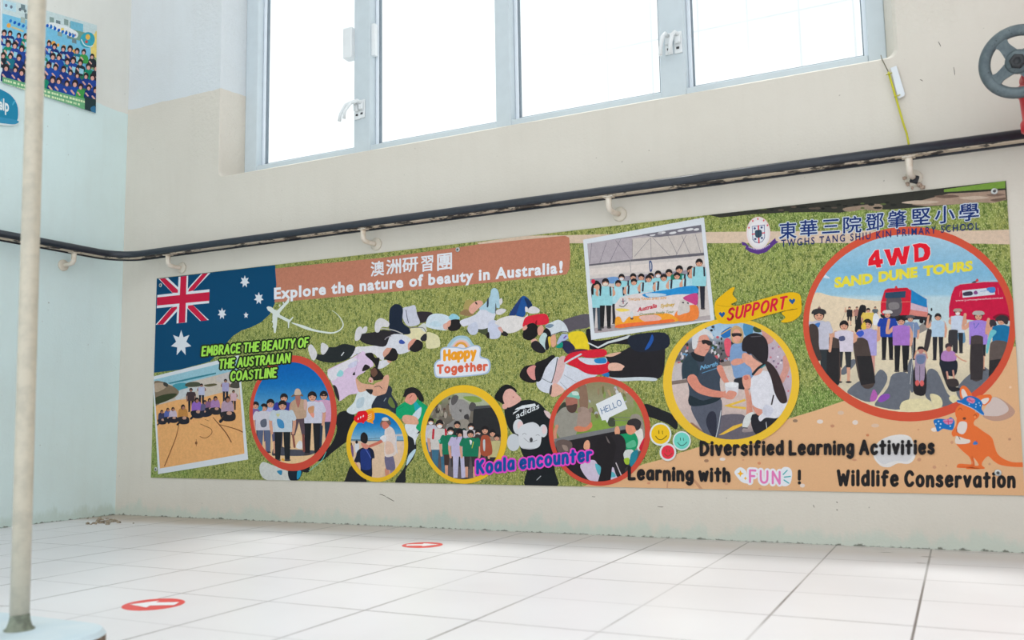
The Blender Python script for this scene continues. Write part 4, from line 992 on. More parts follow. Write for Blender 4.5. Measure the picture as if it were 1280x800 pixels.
A.poly(c([(290, 490), (420, 470), (430, 540), (330, 600), (280, 600)]), (70, 150, 166)); A.poly(c([(330, 560), (440, 520), (620, 510), (500, 560), (330, 640)]), (196, 200, 202))
A.poly(c([(720, 420), (940, 340), (950, 420), (800, 470)]), (196, 188, 186)); 
A.poly(c([(415, 480), (470, 460), (550, 465), (560, 500), (480, 510), (420, 505)]), (78, 82, 66)); A.poly(c([(600, 490), (700, 475), (730, 490), (640, 508)]), (98, 92, 66)); A.poly(c([(855, 510), (880, 470), (950, 460), (950, 520)]), (78, 74, 66))
A.poly(c([(95, 470), (180, 455), (250, 490), (300, 510), (350, 560), (300, 620), (200, 650), (100, 690)]), (128, 112, 92)); A.poly(c([(100, 480), (190, 470), (230, 500), (180, 540), (110, 560)]), (178, 156, 134)); A.poly(c([(110, 620), (230, 580), (330, 580), (250, 640), (120, 680)]), (58, 66, 42)); A.poly(c([(200, 460), (240, 480), (230, 510), (195, 490)]), (66, 64, 60))
for i, (fx, top, bot, sh_, pn) in enumerate(((470, 520, 760, (70, 54, 58), (40, 40, 48)), (575, 475, 690, (186, 188, 214), (44, 44, 54)), (815, 430, 660, (166, 160, 198), (46, 48, 60)), (895, 540, 740, (206, 170, 178), (50, 46, 54)))):
    px, py = c([(fx, top)])[0]; fig(A, px, py, c([(0, bot)])[0][1], sh_, pn, skin=(150, 104, 88), arm='front' if i else 'down')
for i, (fx, top, w_, sh_, pn) in enumerate(((178, 742, 52, (60, 62, 92), (44, 44, 54)), (238, 722, 52, (92, 104, 170), (42, 44, 52)), (290, 715, 56, (196, 180, 196), (44, 40, 50)), (390, 690, 70, (190, 132, 70), (40, 40, 48)), (528, 620, 74, (146, 102, 190), (38, 40, 52)), (608, 645, 60, (96, 92, 128), (42, 46, 60)), (655, 625, 54, (136, 96, 132), (40, 40, 50)), (714, 605, 66, (168, 126, 176), (44, 44, 50)), (835, 605, 90, (178, 150, 168), (46, 44, 48)))):
    b = top + w_ * 2.7
    A.poly(c([(fx - w_ * .55, top + w_ * .6), (fx + w_ * .5, top + w_ * .6), (fx + w_ * .6, b - w_ * .7), (fx - w_ * .6, b - w_ * .7)]), sh_)
    A.poly(c([(fx - w_ * .8, b - w_ * .9), (fx + w_ * .7, b - w_ * 1.0), (fx + w_ * .8, b - w_ * .1), (fx - w_ * .4, b)]), pn)
    A.line(c([(fx - w_ * .4, b - w_ * .3), (fx - w_ * .8, b + w_ * .1)]), w_ * .035, pn); A.poly(c(ell(fx + w_ * .2, b - w_ * .85, w_ * .3, w_ * .22, 10)), (196, 150, 130))
    A.poly(c(ell(fx, top + w_ * .3, w_ * .3, w_ * .38, 12)), HAIR); A.poly(c(ell(fx + w_ * .05, top + w_ * .42, w_ * .2, w_ * .24, 10)), (168, 116, 98))
c = V(180, 510, 8)
DL = (132, 84, 52)
A.line(c([(348, 170), (320, 290), (270, 420), (205, 580)]), [.7, 1.1], DL); A.line(c([(565, 160), (610, 180), (670, 210), (678, 250), (640, 290), (600, 300), (560, 285)]), .8, DL); A.line(c([(690, 95), (750, 165), (820, 250), (872, 340)]), [.8, 1.2], (104, 60, 44)); A.line(c([(750, 165), (850, 190), (930, 215), (985, 240)]), [.6, 1.2], (120, 70, 48)); A.line(c([(750, 130), (790, 80)]), .6, DL); A.poly(c(ell(522, 350, 12, 16, 10)), DL); A.line(c([(522, 315), (524, 380)]), .5, DL)
A.line(c([(610, 115), (650, 130)]), .5, DL); A.done()
P2 = [(728.8, 299.6), (880, 271.8), (893.2, 400.5), (739, 425)]; Q2 = [(734, 304.5), (876.4, 281), (888.2, 399.6), (743.2, 416.5)]
A, q = photo('photo_border', P2, Q2, 'white border of the tilted airport group photo')
A.poly(q, (206, 196, 192), False)
c = V(720, 270, 7.111)
A.poly(c([(90, 240), (1130, 70), (1140, 330), (700, 375), (110, 440)]), (176, 166, 172), False); A.poly(c([(500, 200), (1130, 150), (1130, 325), (800, 362), (500, 390)]), (200, 190, 184), False)
A.poly(c([(580, 165), (900, 110), (1120, 70), (1120, 140), (900, 170), (700, 190)]), (116, 112, 122), False)
for q2 in ((760, 150, 40), (860, 150, 34), (930, 130, 30), (1010, 120, 36), (1070, 120, 26), (680, 168, 26)): A.poly(c(ell(q2[0], q2[1], q2[2], 11, 10, -.15)), (214, 212, 214), False)
A.line(c([(300, 210), (560, 178), (760, 150)]), .9, (120, 116, 126), False)
A.poly(c([(110, 430), (480, 388), (760, 360), (1140, 325), (1140, 350), (760, 385), (480, 405), (110, 445)]), (104, 100, 108), False)
for l in ([(140, 245), (120, 420)], [(270, 240), (210, 415)], [(350, 215), (480, 380)], [(400, 200), (300, 410)], [(500, 210), (500, 380)], [(660, 195), (520, 360)], [(680, 190), (830, 350)], [(820, 180), (900, 340)], [(980, 170), (890, 345)], [(940, 175), (1010, 335)], [(1060, 160), (1110, 330)], [(665, 195), (668, 370)]): A.line(c(l), .45, (108, 104, 116), False)
A.poly(c([(110, 470), (1140, 380), (1150, 430), (700, 490), (115, 525)]), (218, 206, 200), False); A.poly(c([(120, 560), (500, 530), (1000, 480), (1000, 560), (500, 600), (130, 600)]), (150, 142, 154), False)
A.poly(c([(280, 550), (350, 540), (380, 565), (330, 600), (290, 590)]), (110, 150, 200)); A.poly(c([(650, 405), (668, 400), (680, 440), (675, 490), (655, 488)]), (64, 84, 130)); A.poly(c([(660, 420), (668, 418), (670, 470), (662, 472)]), (206, 204, 206)); A.line(c([(480, 390), (488, 500)]), .6, (150, 146, 150))
A.poly(c([(350, 1000), (1200, 880), (1200, 1080), (180, 1080)]), (176, 164, 164), False); A.poly(c([(150, 1000), (360, 960), (360, 1060), (170, 1060)]), (168, 156, 158), False)
TEAL = (150, 206, 214); DK = (48, 46, 52); ps = c([(0, 0)])[0]
back = [(405, 515, 900), (508, 510, 900), (580, 512, 900), (665, 505, 900), (730, 485, 900), (826, 472, 900), (918, 440, 900), (1018, 445, 900)]
front = [(375, 570, 960), (515, 555, 950), (645, 525, 940), (780, 515, 930), (898, 500, 915), (1020, 490, 910)]
for i, (fx, tp, bt) in enumerate(back):
    p = c([(fx, tp)])[0]; fig(A, p[0], p[1], c([(0, bt)])[0][1], (TEAL if i != 6 else (40, 120, 96)), DK, arm=None, mask=(214, 216, 222) if i in (0, 4) else None, wide=1.1, strap=(60, 60, 74) if i % 2 else None)
for i, (fx, tp, bt) in enumerate(front):
    p = c([(fx, tp)])[0]; fig(A, p[0], p[1], c([(0, bt)])[0][1], (172, 214, 224), DK, arm='front', wide=1.15, strap=(54, 54, 66))
for fx, tp, bt, pn, hat in ((180, 575, 1020, (66, 78, 90), 1), (262, 555, 1000, (36, 34, 38), 0), (1095, 380, 830, (44, 44, 54), 0)):
    p = c([(fx, tp)])[0]; fig(A, p[0], p[1], c([(0, bt)])[0][1], TEAL, pn, arm='front', mask=(226, 214, 200) if fx == 262 else None, strap=(56, 56, 66), wide=.95)
A.poly(c([(135, 680), (140, 620), (175, 580), (225, 610), (215, 690), (195, 620), (160, 620), (155, 700)]), (38, 32, 34)); A.poly(c([(135, 580), (150, 562), (172, 575), (155, 605)]), (206, 40, 70))
A.poly(c(ell(190, 632, 20, 28, 12)), SKIN, False)
c = V(720, 330, 7.111)
cl = [(345, 400), (345, 360), (395, 295), (500, 270), (640, 250), (760, 240), (900, 212), (1068, 200), (1078, 300), (1078, 495), (900, 510), (700, 535), (500, 555), (360, 570)]
A.poly(c(cl), (222, 210, 208), False)
A.poly(c([(590, 270), (700, 245), (830, 225), (960, 200), (1066, 198), (1074, 262), (900, 270), (760, 290), (640, 300)]), (42, 140, 204)); A.poly(c([(620, 262), (760, 262), (800, 280), (660, 295)]), (186, 208, 224))
A.poly(c([(950, 300), (1075, 260), (1076, 360), (1030, 350)]), (196, 70, 130)); A.poly(c([(880, 440), (960, 380), (1076, 370), (1076, 490), (900, 508)]), (234, 130, 62)); A.poly(c([(352, 480), (390, 470), (420, 520), (470, 470), (560, 460), (700, 440), (820, 440), (880, 470), (900, 510), (700, 535), (500, 555), (362, 568)]), (240, 160, 50)); A.poly(c([(560, 470), (700, 450), (760, 490), (640, 520)]), (226, 180, 170)); A.poly(c([(350, 400), (420, 395), (480, 410), (400, 425)]), (236, 210, 100)); A.poly(c([(370, 540), (520, 520), (700, 505), (850, 490), (860, 515), (600, 545), (365, 568)]), (236, 112, 60))
A.poly(c([(925, 330), (960, 320), (1000, 345), (1010, 420), (960, 440), (900, 450)]), (206, 196, 190)); A.poly(c([(940, 345), (955, 335), (962, 350)]), (66, 62, 66)); A.poly(c([(985, 345), (1000, 340), (1000, 358)]), (66, 62, 66))
A.poly(c(ell(422, 335, 34, 46, 18)), (212, 206, 204)); A.line(c([(385, 370), (420, 380), (458, 345)]), 1.0, (88, 80, 90)); A.line(c([(418, 310), (420, 350)]), 1.2, (150, 40, 60)); A.line(c([(405, 332), (436, 328)]), .8, (70, 76, 110)); A.poly(c(ell(497, 483, 14, 12, 8)), (84, 60, 54)); A.poly(c(ell(495, 450, 16, 30, 10)), (206, 206, 206))
type_text(A, 'TWGHs TANG SHIU KIN', c([(462, 328)])[0], c([(800, 312)])[0], 3.4, (214, 150, 60), bold=.02)
type_text(A, 'Australia', c([(545, 425)])[0], c([(718, 385)])[0], 5.2, (196, 30, 60), bold=.04, slant=.2); type_text(A, 'Sydney', c([(750, 388)])[0], c([(876, 372)])[0], 4.6, (206, 166, 50), bold=.03, slant=.2); type_text(A, 'Overseas Study Tour', c([(562, 460)])[0], c([(870, 432)])[0], 3.2, (120, 132, 72), bold=.02, slant=.2)
A.done()

# ---- round photographs with brushed rings
def medal(name, label, o, i, ring):
    A = Art(SH, 'photo_ring', label=label); A.poly(ell(*o, n=72), ring, False); A.done()
    q = ell(*i, n=64); B = Art(SH, 'photo_picture', clip=q, mat=M_photo); return B, q
RRED = (204, 76, 60); RYEL = (234, 186, 44)
# beach walk
A, q = medal('', 'red ring round the beach group photo with the man in a hat', (366.4, 516.5, 54.6, 72.3), (365, 516.2, 49, 63.4), RRED)
A.grad(310, 420, [(450, (0, 92, 172)), (480, (22, 112, 184)), (505, (88, 152, 196)), (514, (140, 176, 204)), (516, (60, 110, 160)), (519, (80, 130, 170)), (522, (226, 190, 150)), (581, (232, 196, 150))], q)
c = V(300, 510, 8)
A.poly(c([(320, 470), (360, 370), (480, 410), (560, 415), (640, 420), (760, 430), (700, 470), (560, 480), (400, 475)]), (76, 78, 90))
A.poly(c([(560, 390), (590, 330), (620, 340), (622, 400), (600, 410)]), (226, 222, 224))
def man(top, bot, x, sh_, pn, hw, skin=SKIN, hat=None, arm='down', shorts=False, leg=.46, sleeve=None):
    p = V(300, 430, 8)([(x, top)])[0]; b = V(300, 510, 8)([(0, bot)])[0][1]; fig(A, p[0], p[1], b, sh_, pn, skin, arm=arm, wide=hw, leg=leg, shorts=shorts, cap=hat)
man(575, 420, 155, (130, 96, 150), (60, 60, 70), 1.0); man(550, 470, 305, (176, 176, 216), (90, 90, 120), 1.05, arm='front', shorts=True); man(495, 400, 440, (60, 62, 150), (60, 60, 80), 1.0)
man(470, 400, 838, (206, 160, 190), (46, 58, 78), 1.05); man(475, 470, 722, (206, 204, 220), (36, 36, 40), 1.05, leg=.5)
A.poly(c([(520, 90), (640, 90), (650, 270), (620, 275), (590, 140), (550, 275), (510, 270)]), (92, 74, 84), False)
A.line(c([(530, 270), (545, 390)]), 2.6, (142, 84, 74), False); A.line(c([(632, 270), (640, 430)]), 2.8, (130, 74, 70), False)
c = V(300, 430, 8)
A.poly(c([(500, 600), (550, 555), (610, 550), (670, 580), (665, 680), (650, 740), (520, 745), (495, 680)]), (190, 158, 132)); A.poly(c([(640, 560), (670, 570), (665, 660), (640, 650)]), (210, 170, 160)); A.poly(c([(555, 545), (605, 545), (582, 640)]), (176, 110, 98)); A.line(c([(510, 600), (495, 690), (510, 740)]), 1.8, (192, 146, 124))
A.poly(c(ell(578, 535, 27, 34, 14)), (170, 112, 100)); A.poly(c([(510, 530), (545, 500), (615, 500), (630, 525), (580, 515)]), (124, 100, 80)); A.poly(c([(543, 505), (555, 455), (580, 445), (600, 460), (612, 502), (578, 510)]), (206, 180, 160))
A.poly(c([(680, 640), (740, 620), (730, 700), (690, 690)]), (206, 150, 110)); A.poly(c([(700, 700), (740, 690), (735, 740)]), (230, 150, 130))
A.line(c([(815, 515), (862, 515)]), 1.4, (40, 36, 40), False)
man(595, 450, 240, (206, 202, 212), (92, 102, 130), 1.15); man(565, 530, 425, (196, 206, 216), (36, 38, 42), 1.1, leg=.48)
c = V(300, 510, 8)
A.poly(c([(205, 130), (260, 110), (265, 180), (215, 190)]), (96, 100, 116)); A.poly(c([(370, 110), (430, 130), (440, 200), (385, 190)]), (70, 140, 190)); A.poly(c([(360, 60), (400, 60), (380, 90)]), (200, 200, 150)); A.poly(c([(415, 520), (430, 500), (445, 530)]), (230, 170, 60)); A.poly(c(ell(205, 5, 22, 26, 12)), (40, 140, 180)); A.done()

# two people on the sand
A, q = medal('', 'small yellow ring round the photo of a boy and a man on the sand', (471.5, 556, 38.6, 46.4), (471.7, 556.5, 33.4, 40.6), RYEL)
A.grad(430, 512, [(512, (8, 104, 176)), (528, (24, 120, 190)), (537, (66, 146, 200)), (546, (122, 170, 204)), (549.5, (140, 182, 206)), (550.5, (84, 118, 140)), (552, (222, 192, 166)), (600, (222, 190, 158))], q)
c = V(420, 500, 8)
A.poly(c([(590, 345), (680, 340), (690, 360), (600, 360)]), (196, 190, 190)); A.line(c([(150, 395), (250, 398), (440, 380), (470, 375)]), .6, (70, 96, 110), False)
A.poly(c([(190, 440), (230, 440), (225, 520), (195, 520)]), (210, 212, 220)); A.poly(c(ell(207, 420, 13, 18, 10)), HAIR); A.poly(c([(140, 460), (170, 460), (175, 560), (150, 570)]), (120, 90, 130)); A.poly(c(ell(148, 440, 12, 16, 10)), HAIR)
A.poly(c([(490, 690), (530, 690), (530, 780), (500, 780)]), (206, 140, 118)); A.poly(c([(540, 690), (575, 680), (580, 780), (550, 780)]), (150, 130, 150)); A.poly(c([(488, 560), (560, 545), (590, 640), (585, 700), (530, 700), (500, 680)]), (112, 106, 134))
A.poly(c([(490, 290), (530, 262), (580, 300), (600, 400), (605, 520), (570, 560), (490, 560), (485, 420)]), (222, 206, 200)); A.poly(c([(500, 420), (560, 430), (580, 520), (500, 540)]), (222, 186, 166)); A.line(c([(605, 360), (600, 440), (612, 530)]), 1.2, (206, 206, 216))
A.line(c([(480, 395), (420, 430), (330, 465)]), [4, 3.2], (208, 118, 98)); A.poly(c([(440, 375), (490, 350), (505, 390), (480, 420), (455, 400)]), (224, 222, 226))
A.poly(c([(460, 215), (500, 195), (535, 240), (520, 275), (480, 290), (462, 260)]), (206, 122, 104)); A.poly(c([(440, 240), (470, 195), (530, 195), (550, 240), (530, 250), (500, 215), (460, 225), (455, 280)]), (112, 92, 82)); A.poly(c([(462, 205), (470, 178), (510, 175), (525, 205)]), (212, 206, 196))
A.poly(c([(200, 560), (215, 510), (270, 475), (340, 478), (375, 510), (385, 580), (360, 600), (355, 780), (255, 780), (240, 630), (180, 630)]), (30, 36, 58)); A.poly(c([(250, 500), (330, 500), (350, 600), (345, 690), (260, 690), (245, 600)]), (38, 58, 124)); A.line(c([(290, 480), (350, 580)]), .8, (90, 110, 190), False)
A.line(c([(190, 630), (215, 680), (240, 770)]), 3, (214, 142, 118)); A.poly(c([(250, 430), (300, 440), (330, 460), (310, 490), (270, 475)]), (214, 140, 122)); A.poly(c([(245, 400), (250, 345), (280, 322), (312, 350), (318, 400), (300, 435), (265, 425)]), HAIR); A.done()

# group before the koala statue
A, q = medal('', 'yellow ring round the group photo before a grey koala statue', (580.2, 543, 54.3, 61.7), (579, 545, 47.2, 54.2), RYEL)
A.grad(530, 628, [(490, (150, 160, 120)), (510, (120, 112, 100)), (540, (104, 96, 90)), (556, (100, 90, 88)), (575, (92, 84, 86)), (600, (104, 94, 98))], q)
c = V(520, 470, 8)
for i in range(46):
    a, b = random.uniform(110, 380), random.uniform(200, 560); A.poly(c(ell(a, b, random.uniform(8, 26), random.uniform(10, 40), 8)), random.choice([(122, 106, 92), (70, 62, 58), (140, 134, 118), (96, 70, 62), (170, 158, 146), (112, 128, 72)]), False)
A.poly(c([(380, 190), (450, 170), (640, 200), (740, 300), (560, 310), (440, 260)]), (170, 176, 150)); A.poly(c([(470, 210), (600, 205), (660, 250), (560, 262)]), (134, 158, 78))
A.poly(c([(575, 330), (600, 300), (760, 290), (830, 420), (850, 640), (640, 640), (560, 560)]), (46, 46, 48), False); A.poly(c([(590, 305), (750, 290), (760, 315), (590, 330)]), (78, 78, 82), False)
A.poly(c([(340, 250), (380, 195), (420, 230), (480, 240), (540, 300), (530, 420), (440, 460), (370, 420), (345, 340)]), (150, 146, 144)); A.poly(c([(350, 230), (390, 190), (425, 210), (400, 270), (360, 290)]), (92, 88, 88)); A.poly(c([(530, 300), (560, 260), (600, 290), (570, 350), (535, 340)]), (84, 80, 80)); A.poly(c([(480, 400), (520, 380), (530, 430), (495, 440)]), (66, 62, 64)); A.poly(c([(430, 340), (455, 335), (450, 365)]), (84, 80, 80)); A.poly(c([(420, 450), (520, 440), (530, 560), (430, 560)]), (150, 142, 132)); A.poly(c([(300, 510), (380, 440), (400, 480), (320, 540)]), (140, 134, 130))
A.line(c([(350, 230), (335, 300), (345, 380)]), .6, (190, 188, 184))
GRN = (28, 120, 88)
for fx, tp, bt, sh_, pn, ms in ((148, 420, 760, (196, 192, 206), (70, 120, 160), 1), (412, 450, 800, (36, 52, 50), (50, 50, 56), 0), (550, 470, 820, (206, 196, 200), (60, 60, 66), 1), (620, 535, 860, (120, 46, 56), (60, 54, 58), 1), (690, 500, 900, (64, 56, 56), (60, 54, 56), 0), (765, 535, 880, (150, 130, 110), (50, 46, 50), 0), (808, 580, 900, (190, 180, 130), (50, 46, 50), 0)):
    p = c([(fx, tp)])[0]; fig(A, p[0], p[1], c([(0, bt + 110)])[0][1], sh_, pn, SKIN, mask=(222, 222, 226) if ms else None, wide=1.15)
for fx, tp, bt, sh_, pn, ms, st, shs in ((236, 440, 1010, (206, 200, 196), (64, 110, 136), 1, (190, 44, 60), False), (345, 510, 1040, GRN, (70, 52, 48), 1, None, True), (435, 530, 1055, (190, 180, 212), (190, 186, 214), 0, None, False), (545, 540, 1050, GRN, (60, 54, 54), 0, None, True)):
    p = c([(fx, tp)])[0]; fig(A, p[0], p[1], c([(0, bt - 20)])[0][1], sh_, pn, SKIN, mask=(224, 224, 228) if ms else None, strap=st, shorts=shs, wide=1.1)
A.poly(c([(405, 640), (415, 550), (440, 525), (470, 560), (468, 640), (455, 580), (425, 580)]), (34, 30, 34))
A.poly(c([(650, 620), (690, 590), (740, 620), (760, 780), (650, 785)]), (168, 82, 58)); A.poly(c([(670, 650), (690, 640), (690, 740), (675, 740)]), (190, 196, 200)); A.line(c([(575, 660), (560, 720)]), .8, (200, 200, 70), False); A.poly(c([(535, 640), (560, 650), (548, 690)]), (222, 222, 226)); A.poly(c([(222, 640), (245, 640), (238, 670)]), (90, 190, 170)); A.done()

# keeper and koala
A, q = medal('', 'red ring round the photo of a keeper holding a koala', (749.5, 539, 63.6, 68.2), (748.8, 539.6, 57.4, 62.2), RRED)
A.grad(690, 808, [(476, (140, 130, 96)), (500, (150, 146, 116)), (520, (134, 150, 84)), (542, (120, 150, 66)), (552, (110, 110, 106)), (603, (40, 36, 40))], q)
c = V(640, 440, 8)
for i in range(60):
    a, b = random.uniform(540, 1320), random.uniform(300, 640); A.poly(c(ell(a, b, random.uniform(8, 22), random.uniform(14, 46), 8, random.uniform(-.6, .2))), random.choice([(176, 150, 116), (204, 202, 206), (116, 112, 70), (150, 128, 100), (130, 148, 84), (176, 176, 184)]), False)
A.poly(c([(680, 330), (740, 330), (760, 560), (680, 560)]), (140, 110, 92)); A.poly(c([(800, 700), (1000, 660), (1120, 700), (1120, 760), (800, 790)]), (130, 158, 70))
A.poly(c([(440, 600), (520, 500), (560, 560), (500, 620)]), (56, 62, 52))
A.poly(c([(420, 700), (470, 590), (540, 550), (620, 600), (680, 640), (650, 800), (600, 860), (480, 860)]), (150, 146, 136)); A.line(c([(450, 740), (430, 800), (435, 880)]), 4, (206, 140, 116))
A.poly(c([(535, 470), (560, 440), (640, 450), (655, 540), (620, 600), (570, 590), (545, 540)]), (170, 110, 96)); A.poly(c([(545, 540), (600, 530), (650, 520), (640, 590), (600, 610), (560, 590)]), (86, 64, 58)); A.poly(c([(545, 445), (570, 405), (640, 395), (675, 440), (670, 470), (610, 455)]), (124, 190, 172)); A.poly(c([(600, 400), (650, 395), (668, 430), (610, 430)]), (196, 214, 206))
A.poly(c([(650, 700), (670, 570), (720, 550), (780, 590), (790, 680), (770, 740), (700, 760), (650, 740)]), (166, 142, 130)); A.poly(c(ell(672, 580, 22, 26, 10)), (150, 128, 116)); A.poly(c(ell(785, 580, 20, 26, 10)), (150, 128, 116)); A.poly(c([(620, 760), (660, 740), (740, 750), (790, 700), (800, 750), (740, 790), (650, 795)]), (212, 128, 96))
c = V(680, 520, 8)
A.poly(c([(100, 230), (400, 170), (830, 90), (830, 130), (500, 195), (120, 270)]), (122, 122, 124), False); A.poly(c([(120, 270), (500, 195), (830, 130), (840, 500), (600, 700), (100, 620)]), (40, 36, 40), False)
A.poly(c([(640, 30), (700, 20), (710, 100), (650, 100)]), (70, 76, 62)); A.line(c([(700, 10), (1000, 20)]), .7, (120, 116, 112), False); A.line(c([(700, 45), (860, 45)]), .6, (120, 116, 112), False)
A.poly(c([(860, 40), (910, -20), (980, 20), (1010, 200), (990, 330), (900, 330)]), (150, 140, 130)); A.poly(c([(900, 180), (980, 130), (990, 300), (940, 340)]), (224, 216, 210)); A.poly(c([(950, 320), (1000, 220), (1015, 250), (990, 350)]), (206, 40, 60))
A.poly(c([(745, 190), (820, 175), (900, 165), (940, 240), (930, 310), (880, 360), (820, 330), (800, 230)]), (28, 150, 100)); A.poly(c([(820, 280), (900, 240), (920, 300), (840, 320)]), (90, 180, 140)); A.poly(c([(705, 150), (715, 110), (745, 105), (760, 160), (745, 190), (715, 185)]), (222, 158, 126)); A.poly(c([(815, 110), (840, 75), (910, 85), (935, 130), (880, 185), (830, 170)]), (222, 146, 116)); A.poly(c([(830, 80), (850, 40), (920, 25), (970, 60), (960, 120), (925, 145), (900, 100), (850, 92)]), (56, 50, 52))
A.poly(c([(800, 350), (890, 340), (880, 420), (810, 440)]), (206, 208, 206)); A.poly(c([(870, 380), (940, 340), (920, 450), (860, 510)]), (40, 130, 150)); A.poly(c([(800, 430), (850, 420), (850, 480), (815, 480)]), (160, 190, 60))
A.poly(c([(120, 260), (200, 235), (280, 270), (260, 360), (150, 370)]), (104, 88, 84)); A.poly(c([(180, 290), (230, 300), (240, 350), (200, 340)]), (150, 130, 120)); A.poly(c([(395, 310), (405, 265), (435, 240), (458, 270), (452, 330), (410, 335)]), (226, 164, 132))
A.poly(c([(365, 520), (400, 460), (500, 440), (560, 500), (720, 520), (790, 600), (700, 660), (480, 660)]), (206, 192, 212)); A.poly(c([(510, 480), (560, 500), (600, 560), (690, 560), (710, 610), (560, 600)]), (90, 176, 190))
A.poly(c([(660, 240), (730, 180), (800, 220), (820, 320), (790, 400), (810, 560), (740, 620), (690, 480)]), (44, 40, 44)); A.poly(c([(520, 290), (550, 220), (620, 190), (680, 215), (720, 300), (700, 420), (680, 520), (650, 680), (540, 680), (570, 520), (500, 400)]), (38, 34, 37)); A.poly(c([(620, 200), (645, 240), (660, 275), (635, 255)]), (110, 100, 98)); A.line(c([(720, 470), (750, 540), (775, 600)]), 1.2, (200, 190, 196))
A.done()
A = Art(SH, 'hello_card'); c = V(640, 440, 8)
A.poly(c([(838, 520), (1085, 402), (1155, 568), (975, 655), (952, 710), (935, 680), (900, 685)]), (222, 224, 228), False); A.done()
A = Art(SH, 'hello_lettering'); pen_text(A, 'HELLO', c([(903, 618)])[0], c([(1098, 528)])[0], 7.6, .9, (66, 104, 150), slant=-.35); A.done()

# raising support: grey haired woman, two others, girl with a pony tail
A, q = medal('', 'large yellow ring round the photo of a girl talking to a grey-haired woman', (914, 478, 85.2, 80.6), (914.7, 476, 75, 73.4), (232, 188, 56))
A.grad(838, 992, [(402, (150, 186, 216)), (420, (176, 196, 214)), (430, (110, 110, 116)), (450, (96, 90, 92)), (454, (196, 178, 166)), (465, (206, 190, 184)), (500, (208, 186, 180)), (530, (190, 172, 168)), (551, (96, 90, 100))], q)
c = V(820, 360, 6.4)
for i in range(110):
    a, b = random.uniform(160, 620), random.uniform(430, 620) if random.random() < .8 else random.uniform(300, 430); A.poly(c(ell(a, b, random.uniform(6, 18), random.uniform(6, 20), 8)), random.choice([(50, 50, 58), (206, 200, 206), (70, 66, 72), (196, 90, 100), (60, 80, 60), (40, 40, 46), (150, 150, 170), (110, 160, 200)]), False)
A.poly(c([(130, 640), (220, 600), (220, 740), (130, 740)]), (196, 186, 186)); A.poly(c([(520, 360), (600, 310), (600, 380), (540, 400)]), (40, 110, 180)); A.line(c([(520, 370), (600, 320)]), 1, (220, 180, 60)); A.poly(c([(700, 285), (770, 285), (770, 370), (710, 380)]), (80, 140, 180)); A.poly(c([(780, 310), (850, 300), (850, 350), (790, 350)]), (60, 76, 56))
A.poly(c([(120, 745), (560, 690), (560, 715), (120, 775)]), (128, 112, 106), False); A.poly(c([(510, 600), (600, 575), (600, 620), (510, 630)]), (140, 124, 118), False)
A.poly(c([(545, 430), (570, 400), (600, 430), (590, 540), (560, 530)]), (222, 90, 110))
c = V(820, 440, 6.4)
A.poly(c([(540, 430), (710, 375), (720, 390), (600, 430), (720, 440), (720, 460), (600, 445)]), (226, 184, 76), False); A.poly(c([(500, 600), (520, 510), (690, 500), (720, 560), (690, 640), (800, 640), (800, 720), (480, 700)]), (104, 98, 108)); A.poly(c([(500, 665), (620, 590), (690, 570), (690, 590), (540, 660)]), (230, 184, 70), False); A.poly(c([(290, 565), (380, 640), (360, 640), (280, 590)]), (150, 110, 90))
c = V(820, 360, 6.4)
# woman in the flower shirt at the right
A.poly(c([(840, 330), (900, 340), (950, 400), (1010, 470), (1060, 600), (1090, 760), (1090, 900), (980, 900), (900, 700), (880, 480)]), (190, 172, 184))
for i in range(34): a, b = random.uniform(900, 1060), random.uniform(430, 840); A.poly(c(ell(a, b, 9, 9, 7)), random.choice([(150, 110, 140), (222, 214, 222), (130, 120, 140), (206, 120, 130)]), False)
A.poly(c([(850, 330), (920, 360), (940, 420), (890, 450), (860, 400)]), (206, 150, 140)); A.line(c([(1040, 560), (1040, 650), (1000, 740)]), 8, (208, 150, 138))
# fair woman behind
A.poly(c([(600, 470), (640, 440), (700, 440), (760, 520), (780, 640), (770, 720), (640, 725), (610, 640), (590, 560)]), (126, 156, 196)); A.poly(c([(600, 590), (640, 565), (700, 570), (700, 600), (620, 620)]), (216, 150, 130)); A.poly(c([(600, 400), (600, 330), (640, 300), (690, 330), (700, 400), (680, 440), (620, 440)]), (196, 160, 116)); A.poly(c(ell(645, 385, 34, 58, 16)), (222, 160, 140)); A.poly(c([(605, 365), (645, 360), (685, 365), (680, 388), (650, 382), (615, 390)]), (50, 44, 48))
c = V(820, 440, 6.4)
A.poly(c([(630, 215), (760, 205), (760, 290), (690, 300), (640, 280)]), (48, 48, 54)); A.line(c([(722, 300), (740, 400), (738, 500)]), 5, (212, 146, 124)); A.line(c([(770, 300), (755, 420), (765, 500)]), 4, (206, 138, 118)); A.poly(c([(690, 590), (715, 510), (770, 480), (780, 500), (740, 590), (710, 610)]), (214, 216, 214)); A.line(c([(695, 605), (730, 608)]), 1.2, (60, 60, 64), False)
# woman in the dark shirt
A.poly(c([(280, 430), (400, 410), (515, 370), (525, 500), (490, 690), (420, 690), (330, 560)]), (88, 92, 106)); A.poly(c([(400, 560), (430, 480), (480, 500), (480, 670), (440, 660)]), (50, 52, 66)); A.line(c([(520, 470), (500, 600), (480, 680)]), .9, (196, 200, 206), False)
c = V(820, 360, 6.4)
A.poly(c([(210, 720), (210, 600), (270, 520), (340, 510), (430, 520), (490, 570), (520, 640), (510, 760), (515, 880), (420, 930), (270, 940), (265, 820), (240, 720)]), (62, 72, 86)); A.poly(c([(210, 720), (215, 600), (275, 540), (330, 600), (340, 700), (230, 726)]), (50, 66, 76)); A.poly(c([(270, 860), (380, 900), (515, 850), (512, 890), (420, 930), (275, 940)]), (38, 50, 58)); A.poly(c([(280, 520), (340, 510), (385, 545), (375, 590), (310, 575)]), (38, 42, 48))
